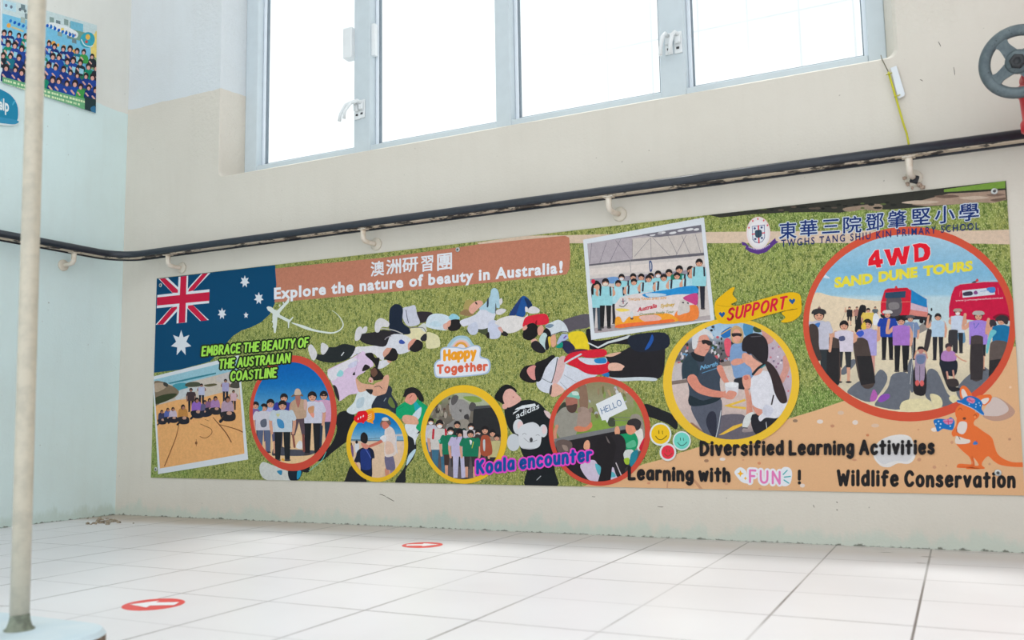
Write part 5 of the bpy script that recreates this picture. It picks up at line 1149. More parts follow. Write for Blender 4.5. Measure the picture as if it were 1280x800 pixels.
A.line(c([(510, 640), (545, 720), (570, 760)]), [8, 5.5], (216, 142, 122)); A.line(c([(290, 730), (340, 800), (440, 840), (560, 855)]), [13, 7], (214, 138, 118)); A.poly(c([(540, 830), (610, 815), (640, 850), (610, 890), (550, 880)]), (216, 144, 124))
type_text(A, 'North', c([(352, 655)])[0], c([(490, 620)])[0], 5.2, (112, 168, 206), bold=.03, slant=.2); A.line(c([(370, 680), (490, 640)]), .8, (96, 150, 190), False)
A.poly(c([(310, 480), (320, 400), (345, 360), (400, 370), (430, 420), (430, 480), (400, 530), (380, 545), (310, 520)]), (216, 152, 134)); A.poly(c([(290, 470), (290, 400), (310, 350), (370, 322), (430, 345), (460, 390), (450, 410), (410, 375), (350, 385), (335, 440), (320, 480), (300, 490)]), (212, 210, 212)); A.poly(c([(365, 420), (400, 415), (445, 430), (445, 455), (420, 460), (400, 445), (375, 448)]), (46, 40, 42)); A.line(c([(360, 425), (330, 430)]), .5, (60, 56, 58), False); A.line(c([(395, 495), (420, 490)]), .8, (190, 90, 90))
c = V(820, 440, 6.4)
A.poly(c([(552, 260), (560, 245), (650, 245), (660, 270), (645, 350), (570, 350)]), (210, 208, 214)); A.poly(c(ell(605, 262, 54, 22, 18)), (228, 228, 232)); A.poly(c([(580, 310), (640, 320), (640, 350), (600, 372), (560, 350)]), (216, 146, 126))
# girl
A.poly(c([(770, 500), (980, 520), (960, 600), (800, 660)]), (40, 40, 46)); A.line(c([(880, 560), (886, 610)]), .7, (214, 214, 220), False)
A.poly(c([(770, 440), (800, 420), (860, 480), (820, 510)]), (214, 146, 126)); A.poly(c([(750, 240), (790, 180), (850, 150), (920, 170), (960, 260), (1000, 380), (1050, 410), (1000, 500), (960, 530), (880, 525), (835, 555), (820, 520), (860, 470), (780, 430), (760, 340)]), (220, 218, 226)); A.poly(c([(850, 480), (880, 420), (940, 460), (900, 520)]), (202, 202, 216))
A.poly(c([(690, 230), (700, 190), (750, 185), (760, 240), (750, 290), (710, 290)]), (222, 158, 138)); A.poly(c([(700, 195), (730, 190), (740, 215), (710, 225)]), (206, 120, 104))
c = V(820, 360, 6.4)
A.poly(c([(690, 570), (690, 530), (720, 520), (780, 560), (850, 620), (840, 680), (780, 700), (760, 640), (720, 610)]), (222, 162, 142)); A.poly(c(ell(756, 560, 16, 26, 12)), (226, 166, 146)); A.line(c([(775, 690), (820, 640), (880, 600)]), 3, (40, 46, 52)); A.line(c([(840, 640), (885, 606)]), 1.6, (66, 140, 150), False)
A.poly(c([(690, 500), (690, 430), (720, 385), (790, 360), (860, 385), (895, 450), (895, 560), (870, 610), (820, 580), (770, 530), (740, 530), (720, 510)]), (44, 40, 44)); A.poly(c([(870, 600), (900, 590), (960, 650), (1010, 760), (1050, 900), (1000, 920), (950, 840), (920, 720)]), (58, 46, 48)); A.line(c([(940, 860), (925, 930)]), 1.8, (58, 46, 48)); A.line(c([(760, 390), (840, 385)]), 1.0, (92, 88, 96)); A.done()

# four wheel drive tour
A, q = medal('', 'big red ring round the photo of children with sand boards and two red buses', (1137, 405, 133.2, 121.8), (1136.6, 404, 125.6, 111.2), (206, 82, 58))
A.grad(1008, 1266, [(290, (186, 208, 222)), (300, (160, 196, 216)), (340, (128, 180, 210)), (368, (150, 192, 214)), (372, (186, 208, 216)), (400, (190, 208, 214)), (416, (226, 212, 188)), (450, (222, 208, 180)), (480, (206, 194, 170)), (517, (226, 214, 180))], q)
c = V(1000, 280, 6.4)
A.poly(c([(100, 570), (250, 575), (400, 595), (600, 615), (660, 640), (660, 900), (60, 900)]), (226, 206, 178)); A.poly(c([(180, 420), (200, 405), (240, 435), (200, 432)]), (206, 216, 226))
c = V(1000, 440, 6.4)
for sd in ([(380, 310), (480, 230), (560, 240), (640, 140), (700, 200), (660, 300), (560, 400), (420, 350)], [(600, 410), (700, 290), (740, 180), (860, 170), (880, 300), (870, 380), (800, 460), (640, 440)], [(1000, 340), (1020, 150), (1100, 160), (1180, 330), (1250, 400), (1140, 440), (1060, 400)], [(1250, 320), (1330, 200), (1480, 120), (1560, 260), (1500, 380), (1330, 410)], [(320, 160), (400, 70), (440, 60), (440, 100), (360, 180)], [(860, 120), (900, 60), (910, 300), (880, 300)]): A.poly(c(sd), (104, 108, 118))
for sd in ([(810, 410), (870, 380), (1000, 375), (1050, 410), (1050, 465), (820, 470)], [(1040, 340), (1110, 350), (1140, 400), (1130, 440), (1080, 450)], [(1190, 370), (1225, 345), (1260, 370), (1230, 410)]): A.poly(c(sd), (222, 210, 168))
c = V(1080, 340, 6.4)
# buses
A.poly(c([(400, 470), (530, 370), (530, 440), (420, 500)]), (140, 134, 130)); A.poly(c([(150, 330), (520, 330), (510, 420), (480, 420), (460, 380), (200, 390)]), (44, 44, 50))
A.poly(c([(372, 140), (500, 215), (512, 320), (505, 360), (360, 345), (372, 240)]), (210, 130, 120), False); A.poly(c([(372, 138), (502, 218), (505, 285), (372, 245)]), (34, 126, 186), False); A.poly(c([(372, 246), (505, 286), (508, 320), (370, 300)]), (204, 176, 190), False)
A.poly(c([(135, 240), (165, 145), (190, 132), (345, 125), (378, 150), (372, 300), (360, 345), (150, 345), (132, 320)]), (206, 32, 56), False); A.poly(c([(180, 215), (240, 205), (300, 215), (290, 340), (190, 340)]), (92, 86, 92)); A.poly(c([(170, 165), (335, 152), (330, 205), (168, 210)]), (44, 72, 96), False); A.poly(c([(200, 250), (270, 245), (280, 290), (210, 300)]), (130, 124, 126)); A.line(c([(180, 148), (340, 136)]), .8, (160, 24, 44), False); A.line(c([(135, 240), (180, 240)]), .5, (230, 140, 120), False); A.line(c([(295, 240), (372, 238)]), .5, (230, 140, 120), False); A.poly(c([(245, 128), (258, 110), (268, 128)]), (206, 60, 60)); A.poly(c(ell(540, 300, 7, 14, 8)), (44, 44, 50)); A.poly(c(ell(460, 390, 18, 22, 12)), (34, 34, 38))
A.poly(c([(680, 280), (700, 180), (725, 120), (770, 100), (960, 80), (1085, 78), (1200, 110), (1220, 380), (1000, 400), (680, 365)]), (198, 24, 66), False); A.poly(c([(1030, 370), (1080, 335), (1150, 345), (1170, 390)]), (130, 20, 46)); A.poly(c([(785, 148), (1045, 122), (1048, 180), (790, 206)]), (206, 212, 222), False); A.poly(c([(795, 165), (860, 155), (865, 185), (800, 190)]), (60, 56, 76)); A.poly(c([(980, 130), (1045, 122), (1047, 160), (1010, 165)]), (70, 130, 200)); A.poly(c([(875, 165), (895, 148), (912, 170), (890, 180)]), (130, 70, 130)); A.line(c([(930, 155), (1000, 148)]), .7, (120, 150, 200), False); A.line(c([(760, 98), (860, 88), (1060, 66)]), .7, (190, 190, 196), False); A.poly(c([(890, 78), (905, 52), (918, 74)]), (206, 60, 66)); A.poly(c([(860, 88), (885, 72), (900, 84)]), (70, 66, 72)); A.line(c([(770, 155), (765, 195)]), .5, (226, 120, 140), False); A.line(c([(1072, 130), (1078, 180)]), .5, (226, 120, 140), False)
type_text(A, 'www.portstephens4wd.com.au', c([(732, 236)])[0], c([(1112, 212)])[0], 2.2, (226, 196, 206), bold=.01)
A.poly(c([(750, 480), (800, 470), (810, 560), (760, 560)]), (100, 140, 170)); A.poly(c([(980, 400), (1040, 380), (1060, 430), (1000, 450)]), (60, 54, 60))
# far people on the dune
c = V(1000, 380, 8)
for fx, tp, bt, k in ((495, 25, 215, (40, 38, 42)), (570, 25, 200, (170, 120, 110)), (752, 25, 180, (90, 100, 104)), (192, 20, 100, (120, 90, 90))):
    p = c([(fx, tp)])[0]; fig(A, p[0], p[1], c([(0, bt)])[0][1], k, (52, 50, 54), shorts=fx == 495, arm='down' if fx != 495 else 'upl')
A.line(c([(462, 60), (420, 170)]), .4, (120, 112, 104), False)
BRD = (78, 66, 62); BRD2 = (44, 42, 44)
A.poly(c([(548, 270), (575, 120), (600, 20), (640, 10), (662, 40), (640, 150), (605, 275)]), (36, 34, 38))
fig(A, *c([(682, 40)])[0], c([(0, 330)])[0][1], (220, 190, 90), (200, 196, 190), wide=1.2); A.poly(c([(735, 110), (770, 95), (800, 160), (780, 210), (730, 200)]), (222, 222, 226))
F = lambda view, x, tp, bt, *a, **k: fig(A, *view([(x, tp)])[0], view([(0, bt)])[0][1], *a, **k)
F(c, 875, 62, 560, (34, 66, 160), (34, 34, 38), cap=(206, 200, 196)); F(c, 1104, 110, 560, (120, 140, 176), (40, 42, 50), cap=(90, 86, 90), leg=.5)
F(c, 1012, 125, 680, (166, 116, 196), (34, 34, 38), arm='upl', wide=1.05, leg=.48); A.line(c([(1135, 200), (1125, 560), (1100, 800)]), .6, (206, 206, 206), False)
F(c, 675, 150, 780, (170, 160, 212), (210, 150, 140), arm='front', wide=1.0, leg=.42); A.poly(c([(620, 250), (615, 210), (650, 180), (660, 250)]), (226, 190, 70)); A.poly(c([(560, 290), (620, 265), (640, 300), (600, 330)]), (60, 90, 190))
A.poly(c([(530, 400), (560, 350), (610, 335), (660, 355), (690, 420), (750, 790), (610, 810)]), BRD); A.poly(c([(565, 520), (715, 520), (752, 790), (610, 812)]), BRD2, False)
F(c, 440, 165, 790, (212, 202, 216), (50, 52, 56), arm='front', wide=1.0, shorts=True, leg=.5); A.poly(c([(390, 330), (440, 320), (450, 360), (400, 370)]), (80, 84, 120))
A.poly(c([(245, 400), (260, 345), (310, 330), (370, 345), (395, 400), (392, 800), (240, 800)]), BRD); A.poly(c([(243, 440), (393, 440), (390, 805), (240, 805)]), BRD2, False)
F(c, 190, 50, 800, (192, 190, 204), (50, 56, 60), wide=.9); A.poly(c([(118, 100), (130, 60), (190, 45), (250, 60), (258, 100), (190, 92)]), (56, 54, 56)); A.poly(c([(150, 200), (200, 185), (190, 230), (160, 230)]), (70, 120, 190)); A.poly(c([(90, 240), (110, 200), (150, 205), (185, 260), (190, 420), (215, 560), (100, 520)]), (70, 60, 58))
c = V(1140, 380, 9.09)
F(c, 295, 105, 640, (176, 200, 220), (40, 40, 46), arm='upl', wide=.95, leg=.5); A.poly(c([(135, 520), (170, 300), (200, 285), (225, 320), (180, 530)]), (64, 58, 60))
F(c, 520, 52, 560, (196, 206, 224), (46, 46, 50), arm='front', wide=1.0, cap=(170, 150, 140), mask=(224, 220, 222)); A.poly(c([(415, 330), (430, 295), (510, 295), (520, 330), (515, 560), (470, 480), (415, 450)]), (58, 56, 60))
F(c, 755, 78, 760, (160, 130, 212), (40, 40, 46), arm='upl', wide=1.05, shorts=True, leg=.44, cap=(176, 170, 166)); A.line(c([(705, 220), (715, 280), (760, 220)]), .8, (50, 90, 180), False); A.poly(c([(668, 410), (690, 365), (740, 355), (800, 370), (808, 420), (800, 830), (665, 830)]), (74, 64, 64)); A.poly(c([(668, 460), (806, 450), (800, 860), (664, 860)]), (58, 52, 54), False)
F(c, 1015, 130, 820, (24, 112, 160), (50, 46, 50), arm='upl', wide=1.0); A.poly(c([(950, 190), (960, 150), (1020, 125), (1090, 150), (1090, 220), (1060, 230), (1020, 190)]), (60, 50, 54)); A.poly(c([(880, 330), (920, 290), (960, 320), (900, 400), (860, 560), (840, 520)]), (110, 190, 200)); A.poly(c([(885, 480), (930, 420), (1000, 415), (1070, 430), (1090, 480), (1000, 700), (900, 820), (875, 800)]), (96, 84, 80)); A.poly(c([(880, 640), (1030, 620), (960, 780), (870, 830)]), (50, 46, 48), False)
# seated on boards
c = V(1000, 440, 6.4)
A.poly(c([(905, 280), (915, 120), (1000, 110), (1005, 330), (925, 340)]), (44, 40, 44)); A.poly(c([(930, 20), (1010, 20), (1000, 110), (990, 230), (930, 240), (920, 110)]), (158, 140, 164)); A.poly(c([(935, 30), (1000, 30), (990, 90), (940, 90)]), (110, 124, 156)); A.poly(c(ell(968, -12, 20, 26, 12)), (190, 130, 120)); A.poly(c([(942, -10), (945, -40), (985, -42), (1000, -10), (985, -22), (955, -22)]), HAIR); A.line(c([(915, 50), (930, -5), (945, -10)]), 1.6, SKIN); A.line(c([(1020, 50), (1005, 0), (992, -8)]), 1.6, SKIN); A.poly(c(ell(938, 248, 17, 24, 10)), (214, 100, 96)); A.poly(c(ell(975, 250, 17, 24, 10)), (214, 100, 96)); A.line(c([(958, 110), (958, 230)]), .6, (60, 52, 60), False)
A.poly(c([(1115, 90), (1150, 80), (1200, 250), (1280, 290), (1270, 310), (1190, 300)]), (44, 42, 46)); A.poly(c([(1118, 110), (1130, 65), (1240, 60), (1262, 110), (1240, 190), (1170, 180)]), (36, 40, 52)); A.poly(c([(1130, 60), (1140, 0), (1190, -15), (1240, 5), (1250, 60), (1190, 75)]), (178, 128, 186)); A.poly(c(ell(1190, -30, 22, 28, 12)), (180, 120, 108)); A.poly(c([(1165, -30), (1165, -62), (1200, -70), (1220, -40), (1190, -45)]), (70, 56, 60)); A.line(c([(1240, 20), (1290, 60), (1330, 75)]), 1.6, SKIN); A.line(c([(1175, 160), (1185, 215)]), 2.2, (206, 150, 132), False); A.line(c([(1225, 150), (1232, 215)]), 2.2, (206, 150, 132), False); A.poly(c([(1165, 225), (1250, 215), (1270, 270), (1200, 275)]), (64, 56, 56))
A.poly(c([(560, 390), (580, 310), (600, 305), (620, 350), (600, 390)]), (176, 96, 170)); A.poly(c([(620, 390), (650, 345), (710, 335), (715, 365), (660, 400)]), (140, 80, 176)); A.done()

# lettering over the tour photo
A = Art(SH, 'tour_lettering')
c = V(1000, 280, 6.4)
HV = {'4': [[(545, 335), (548, 285), (600, 210), (632, 204), (640, 282), (662, 280), (665, 318), (645, 320), (650, 345), (612, 350), (605, 326)], [(585, 290), (602, 288), (600, 262)]],
      'W': [[(668, 205), (718, 200), (735, 272), (755, 192), (795, 188), (822, 262), (830, 182), (880, 172), (850, 318), (808, 324), (782, 258), (760, 330), (722, 335), (680, 225)]],
      'D': [[(898, 165), (960, 152), (1010, 158), (1040, 190), (1044, 240), (1025, 282), (985, 298), (915, 308), (912, 190)], [(950, 270), (985, 262), (996, 232), (988, 200), (965, 188), (948, 192)]]}
for o_, col in ((10, (226, 226, 232)), (0, (222, 24, 44))):
    for k, ls in HV.items():
        pts = ls[0]; mx_ = sum(p[0] for p in pts) / len(pts); my_ = sum(p[1] for p in pts) / len(pts)
        if o_:
            A.line(c(pts + pts[:1]), o_ / 6.4, col, False)
        else:
            A.poly(c(pts), col, False)
for k, ls in HV.items():
    for h in ls[1:]: A.poly(c(h), (166, 196, 212), False)
A.done()
A = Art(SH, 'dune_lettering')
type_text(A, 'SAND', c([(275, 507)])[0], c([(583, 470)])[0], 12.2, (226, 212, 64), bold=.058); type_text(A, 'DUNE', c([(628, 461)])[0], c([(940, 420)])[0], 12.2, (226, 212, 64), bold=.058); type_text(A, 'TOURS', c([(985, 414)])[0], (1216, 337.5), 12, (226, 212, 64), bold=.058); A.done()

# school name and crest
A = Art(SH, 'school_name')
NV = (28, 52, 112)
c = V(900, 230, 6.4)
for ch, q in zip('東華三院鄧肇堅小學', ((475, 430, 136), (642, 412, 136), (818, 395, 138), (988, 383, 142))): type_text(A, ch, c([(q[0], q[1])])[0], c([(q[0] + q[2], q[1] - 9)])[0], 19, NV, bold=.016, outline=[(.06, (206, 214, 226))], capem=.86)
c = V(1080, 220, 6.4)
for ch, q in zip('鄧肇堅小學', ((14, 428, 142), (192, 408, 144), (382, 388, 148), (568, 370, 156), (762, 352, 156))): type_text(A, ch, c([(q[0], q[1])])[0], c([(q[0] + q[2], q[1] - 12)])[0], 20, NV, bold=.016, outline=[(.06, (206, 214, 226))], capem=.86)
type_text(A, 'TWGHS TANG SHIU KIN PRIMARY SCHOOL', (976.5, 308.6), (1223.8, 286.6), 9.2, (34, 48, 104), bold=.016, sp=1.32); A.done()
A = Art(SH, 'school_crest')
c = V(900, 230, 6.4)
A.poly(c([(172, 462), (200, 468), (245, 510), (305, 522), (365, 505), (400, 470), (442, 432), (448, 455), (468, 460), (430, 490), (370, 545), (305, 562), (240, 545), (200, 515), (210, 495), (178, 490)]), (88, 54, 128), False)
A.poly(c(ell(307, 392, 97, 130, 36)), (226, 190, 190)); A.poly(c(ell(307, 392, 92, 125, 36)), (220, 214, 214)); A.poly(c(ell(307, 395, 76, 104, 32)), (226, 222, 224))
A.poly(c([(255, 338), (358, 325), (360, 430), (340, 462), (312, 474), (280, 468), (260, 445)]), (88, 96, 140), False); A.poly(c([(260, 342), (353, 331), (355, 428), (336, 458), (312, 468), (284, 462), (265, 442)]), (214, 216, 222), False)
A.line(c([(307, 334), (312, 470)]), 1.6, (206, 40, 60), False); A.line(c([(258, 402), (356, 390)]), 1.4, (206, 60, 76), False); A.poly(c([(280, 378), (300, 368), (330, 370), (335, 410), (312, 430), (285, 422)]), (52, 74, 92)); A.line(c([(306, 372), (310, 426)]), .7, (40, 40, 60), False)
for a, b in ((278, 355), (333, 348), (282, 440), (335, 432)): A.poly(c(ell(a, b, 9, 9, 8)), (64, 76, 120))
for a, b in ((232, 350), (262, 295), (303, 280), (350, 292), (380, 330)): A.group(star(*c([(a, b)])[0], 1.4, 1.8, 5, .5, (214, 70, 80)))
for k in range(15):
    f = k / 14; a = 232 + 162 * f; b = 505 + 26 * math.sin(math.pi * f) - 20 * f
    A.poly(c(ell(a, b, 3.4, 7, 6)), (206, 196, 222), False)
A.done()

# stickers and slogans
A = Art(SH, 'support_ribbon')
c = V(820, 360, 6.4); RB = (228, 178, 22)
A.poly(c([(470, 130), (490, 90), (560, 30), (610, -5), (630, 0), (612, 50), (648, 100), (600, 130), (650, 142), (720, 125), (860, 85), (1000, 48), (1080, 34), (1140, 45), (1160, 80), (1165, 170), (1150, 220), (1100, 260), (1040, 276), (1000, 268), (1035, 235), (1008, 195), (1130, 165), (1060, 175), (960, 200), (850, 230), (740, 265), (640, 285), (540, 288), (500, 270), (472, 210)]), RB)
A.line(c([(490, 135), (560, 148), (650, 140)]), .5, (176, 132, 20)); A.line(c([(1020, 182), (1080, 178), (1130, 166)]), .5, (176, 132, 20))
def heart(x, y, s, k): A.poly(c([(x, y - .35 * s), (x + .45 * s, y - .8 * s), (x + .95 * s, y - .5 * s), (x + .8 * s, y + .1 * s), (x + .1 * s, y + .95 * s), (x - .6 * s, y + .2 * s), (x - .95 * s, y - .35 * s), (x - .5 * s, y - .8 * s)]), k, False)
heart(527, 212, 27, (30, 88, 150)); heart(1088, 106, 27, (30, 88, 150)); A.done()
A = Art(SH, 'support_lettering'); pen_text(A, 'SUPPORT', c([(572, 258)])[0], c([(1030, 160)])[0], 13.6, 2.9, (208, 30, 56), slant=.22, gap=.36); A.done()
A = Art(SH, 'speech_bubbles')
c = V(420, 500, 8)
A.poly(c([(310, 130), (330, 108), (370, 108), (385, 140), (384, 190), (368, 212), (372, 238), (340, 225), (312, 218), (300, 180)]), (244, 150, 26)); 
for y_ in (150, 170, 190): A.line(c([(318, y_ + 8), (355, y_ - 12)]), .6, (232, 214, 190), False)
A.poly(c([(178, 185), (188, 165), (205, 150), (220, 118), (260, 110), (300, 112), (318, 140), (316, 185), (300, 208), (285, 220), (272, 238), (258, 225), (220, 228), (190, 212)]), (226, 26, 40))
for x_, y_ in ((222, 188), (247, 173), (273, 160)): A.poly(c(ell(x_, y_, 6, 12, 10, .3)), (232, 222, 224), False)
A.done()
A = Art(SH, 'rainbow_sticker')
c = V(520, 350, 8)
A.poly(c([(325, 680), (345, 610), (400, 565), (460, 556), (520, 570), (565, 630), (580, 680)]), (160, 190, 206)); A.poly(c([(345, 690), (365, 630), (410, 590), (460, 580), (510, 595), (545, 640), (560, 690)]), (186, 204, 214)); A.poly(c([(362, 690), (380, 640), (420, 605), (455, 600), (500, 612), (530, 650), (540, 690)]), (232, 186, 176)); A.poly(c([(385, 690), (400, 640), (450, 618), (495, 635), (515, 690)]), (222, 158, 66)); A.poly(c([(408, 690), (425, 650), (450, 642), (480, 655), (492, 690)]), (226, 214, 218))
OUTB = (168, 186, 214); OUTW = (226, 226, 234)
A.poly(c([(242, 720), (255, 685), (300, 668), (400, 668), (480, 680), (560, 655), (625, 655), (650, 690), (648, 760), (720, 790), (745, 830), (740, 900), (700, 940), (560, 960), (400, 975), (250, 980), (190, 960), (180, 850), (215, 800), (240, 790)]), OUTB); A.poly(c([(252, 722), (265, 692), (300, 678), (400, 680), (480, 692), (560, 666), (618, 664), (638, 695), (638, 775), (705, 795), (728, 835), (724, 895), (690, 928), (560, 948), (400, 962), (255, 966), (202, 948), (194, 855), (225, 812), (250, 800)]), OUTW); A.done()
A = Art(SH, 'rainbow_lettering')
pen_text(A, 'Happy', c([(285, 800)])[0], c([(592, 772)])[0], 11.2, 3.5, (238, 158, 42), jiggle=.02, gap=.34)
pen_text(A, 'Together', c([(218, 930)])[0], c([(708, 898)])[0], 9.2, 2.8, (222, 100, 72), jiggle=.02, gap=.34); A.done()
A = Art(SH, 'coastline_lettering')
OG = [(1.9, (40, 52, 30)), (1.2, (34, 44, 26))]
c = V(180, 420, 8); LG = (166, 224, 84)
for tx, p0, p1 in (('EMBRACE THE BEAUTY OF', (252.6, 444.5), (384.5, 433)), ('THE AUSTRALIAN', (274, 460.6), (361.5, 452.6)), ('COASTLINE', (288.5, 475.6), (344.6, 471))): pen_text(A, tx, p0, p1, 10.6, 2.3, LG, outline=OG, slant=.14, gap=.34)
A.done()
A = Art(SH, 'koala_lettering'); pen_text(A, 'Koala encounter', (597, 591.5), (738.5, 575), 14.6, 3.9, (22, 80, 156), outline=[(1.9, (226, 74, 196))], gap=.42, jiggle=.015); A.done()
BKK = (36, 34, 36)
A = Art(SH, 'activities_lettering'); pen_text(A, 'Diversified Learning Activities', (876.5, 568), (1166.5, 566.5), 15.6, 4.2, BKK, gap=.42, jiggle=.02); A.done()
A = Art(SH, 'learning_lettering'); pen_text(A, 'Learning with', (786.6, 598.5), (911, 601), 15, 4.2, BKK, gap=.42, jiggle=.02); A.done(); A = Art(SH, 'exclamation_mark'); pen_text(A, '!', (998.6, 604), (999.8, 604), 15, 4.2, BKK); A.done()
A = Art(SH, 'wildlife_lettering'); pen_text(A, 'Wildlife Conservation', (1048, 605.6), (1267.5, 608.5), 17, 4.5, BKK, gap=.42, jiggle=.02); A.done()
A = Art(SH, 'fun_lettering')
def spark(x, y, s, k): A.group([([(x, y - s), (x + s * .28, y - s * .28), (x + s, y), (x + s * .28, y + s * .28), (x, y + s), (x - s * .28, y + s * .28), (x - s, y), (x - s * .28, y - s * .28)], k)])
A.poly([(918, 590), (925, 584), (932, 588), (934, 595), (938, 598), (936, 604), (928, 603), (922, 597)], (226, 228, 234)); A.poly([(977, 586), (985, 584), (990, 590), (988, 604), (980, 608), (974, 602)], (226, 228, 234))
pen_text(A, 'FUN', (937.5, 602.5), (974.5, 604.5), 14.6, 2.7, (224, 122, 180), outline=[(2.6, (228, 226, 234))], gap=.5)
spark(925.5, 592, 4.6, (240, 176, 30)); spark(931.8, 598, 2.6, (240, 176, 30))
for a, b in (((979, 593), (984, 588)), ((980.5, 596.5), (988, 595.5)), ((980, 600), (986, 604))): A.line([a, b], 1.5, (70, 170, 176), False)
A.done()
for nm, x_, y_, r_, rx_, col in (('yellow', 825.6, 542.7, 13.6, 11.6, (234, 190, 36)), ('teal', 852.2, 551, 11.4, 9.8, (112, 204, 190)), ('red', 834.8, 565.2, 10.4, 8.1, (224, 52, 72))):
    A = Art(SH, 'smiley_sticker', label=nm + ' smiling face sticker')
    A.poly(ell(x_, y_, r_, r_ * 1.06, 36), (218, 222, 222), False); A.poly(ell(x_, y_, rx_, rx_ * 1.06, 36), col, False)
    s = rx_ / 11.6; kk = (96, 76, 30) if nm != 'teal' else (50, 80, 76)
    A.line([(x_ - 2.2 * s, y_ - 4.5 * s), (x_ - 1.8 * s, y_ - .6 * s)], .9 * s, kk, False); A.line([(x_ + 2.2 * s, y_ - 4 * s), (x_ + 2.8 * s, y_ - .2 * s)], .9 * s, kk, False)
    A.line([(x_ - 6 * s, y_ + 2.6 * s), (x_ - 3 * s, y_ + 6 * s), (x_ + .5 * s, y_ + 7 * s), (x_ + 4 * s, y_ + 5.4 * s), (x_ + 7.6 * s, y_ + 2 * s)], 1.0 * s, kk); A.done()

# kangaroo with hat and little flag
A = Art(SH, 'printed_kangaroo')
KO = (228, 112, 56); KB = (26, 110, 184)
c = V(1040, 530, 16 / 3)
A.poly(c([(830, 130), (905, 130), (930, 40), (950, 10), (1010, 50), (1065, 90), (1085, 150), (1105, 200), (1150, 235), (1210, 255), (1290, 258), (1290, 285), (1200, 285), (1120, 272), (1075, 245), (1040, 215), (1005, 250), (1000, 275), (1018, 292), (1005, 300), (900, 300), (905, 285), (940, 280), (905, 292), (840, 292), (832, 280), (850, 265), (905, 268), (930, 265), (915, 220), (870, 180)]), KO)
A.poly(c([(935, 225), (952, 232), (978, 272), (960, 278), (938, 268)]), (222, 178, 140)); A.line(c([(935, 220), (945, 270), (930, 282)]), 2.4, (214, 100, 50)); A.line(c([(850, 288), (940, 286)]), 1.2, (220, 96, 46), False)
c = V(1140, 470, 9.09)
A.poly(c([(520, 450), (500, 560), (450, 640), (470, 690), (510, 680), (520, 780), (720, 800), (900, 800), (860, 700), (760, 620), (700, 540), (720, 480), (640, 430)]), KO)
A.poly(c([(550, 240), (545, 150), (575, 110), (620, 125), (670, 190), (680, 240), (600, 260)]), KO); A.poly(c([(580, 250), (560, 180), (575, 145), (605, 170), (632, 240)]), (222, 210, 204)); A.poly(c([(730, 235), (800, 215), (880, 210), (908, 240), (880, 300), (820, 335), (780, 300)]), KO); A.poly(c([(785, 275), (840, 250), (876, 255), (860, 295), (815, 322)]), (222, 210, 204))
A.poly(c(ell(605, 420, 115, 108, 30)), KO); A.poly(c([(690, 420), (760, 420), (755, 470), (700, 500)]), KO)
A.poly(c([(510, 275), (560, 270), (610, 235), (680, 228), (760, 260), (800, 310), (790, 370), (820, 430), (800, 445), (740, 410), (690, 365), (600, 330), (560, 305), (520, 300)]), KB); A.line(c([(520, 300), (580, 320), (700, 375), (770, 425), (805, 442)]), .8, (170, 200, 226))
A.poly(c([(620, 265), (660, 240), (715, 270), (700, 310), (650, 300)]), (214, 130, 160)); A.line(c([(640, 255), (690, 300)]), .7, (196, 60, 90), False); A.line(c([(625, 280), (712, 282)]), .7, (196, 60, 90), False)
for a, b in ((650, 320), (728, 322), (762, 305), (725, 352), (775, 335)): A.poly(c(ell(a, b, 7, 8, 8)), (170, 206, 228), False)
A.poly(c(ell(595, 483, 19, 15, 14)), (110, 64, 50)); A.line(c([(528, 385), (548, 365), (570, 388)]), .7, (150, 70, 40)); A.line(c([(700, 450), (720, 435), (735, 455)]), .7, (150, 70, 40)); A.poly(c(ell(716, 468, 8, 12, 8)), (236, 150, 90))
A.poly(c([(545, 520), (620, 528), (622, 600), (590, 655), (550, 658), (515, 630), (512, 590)]), (222, 210, 204)); A.poly(c([(500, 690), (540, 690), (610, 715), (660, 728), (640, 765), (500, 768)]), (222, 210, 200)); A.line(c([(528, 685), (545, 718)]), .8, (90, 56, 44)); A.line(c([(508, 600), (510, 640)]), 1.0, (150, 76, 46))
A.poly(c([(705, 745), (735, 738), (745, 775), (695, 780)]), (66, 118, 180)); A.poly(c([(722, 738), (740, 736), (738, 752)]), (206, 60, 80)); A.done()
A = Art(SH, 'printed_hand_flag')
A.poly(c([(245, 520), (262, 492), (330, 485), (400, 492), (440, 470), (478, 500), (484, 545), (460, 612), (400, 608), (350, 600), (290, 634), (272, 590)]), KB); A.poly(c([(352, 505), (400, 490), (462, 488), (455, 540), (390, 548)]), (206, 130, 170)); A.line(c([(360, 520), (460, 515)]), .8, (200, 50, 90), False); A.line(c([(408, 488), (415, 548)]), .8, (200, 50, 90), False)
for a, b in ((302, 515), (270, 545), (326, 545), (318, 585), (434, 570)): A.poly(c(ell(a, b, 9, 9, 8)), (180, 214, 232), False)
A.done()

# screws with washers through the sheet
M_wash = paint('zinc_washer', lin((196, 198, 196)), .35, .5, .5); M_scr = paint('dark_screw_head', lin((84, 84, 84)), .4, .5, .5)
for px, py in ((200.5, 356.5), (572, 312), (1243, 239), (1247.5, 591), (194.5, 586.5)):
    p = ray(px, py, -TH - .0016)
    bm = bmesh.new(); lathe(bm, [(0, .0006), (.0062, .0006), (.0070, 0), (.0070, -.0010)], p, (0, -1, 0), 20); s_ = link('screw_washer', bm, M_wash, ban, True)
    bm = bmesh.new(); lathe(bm, [(0, .0024), (.0024, .0020), (.0034, .0006)], p, (0, -1, 0), 12); link('screw_head', bm, M_scr, s_, True)

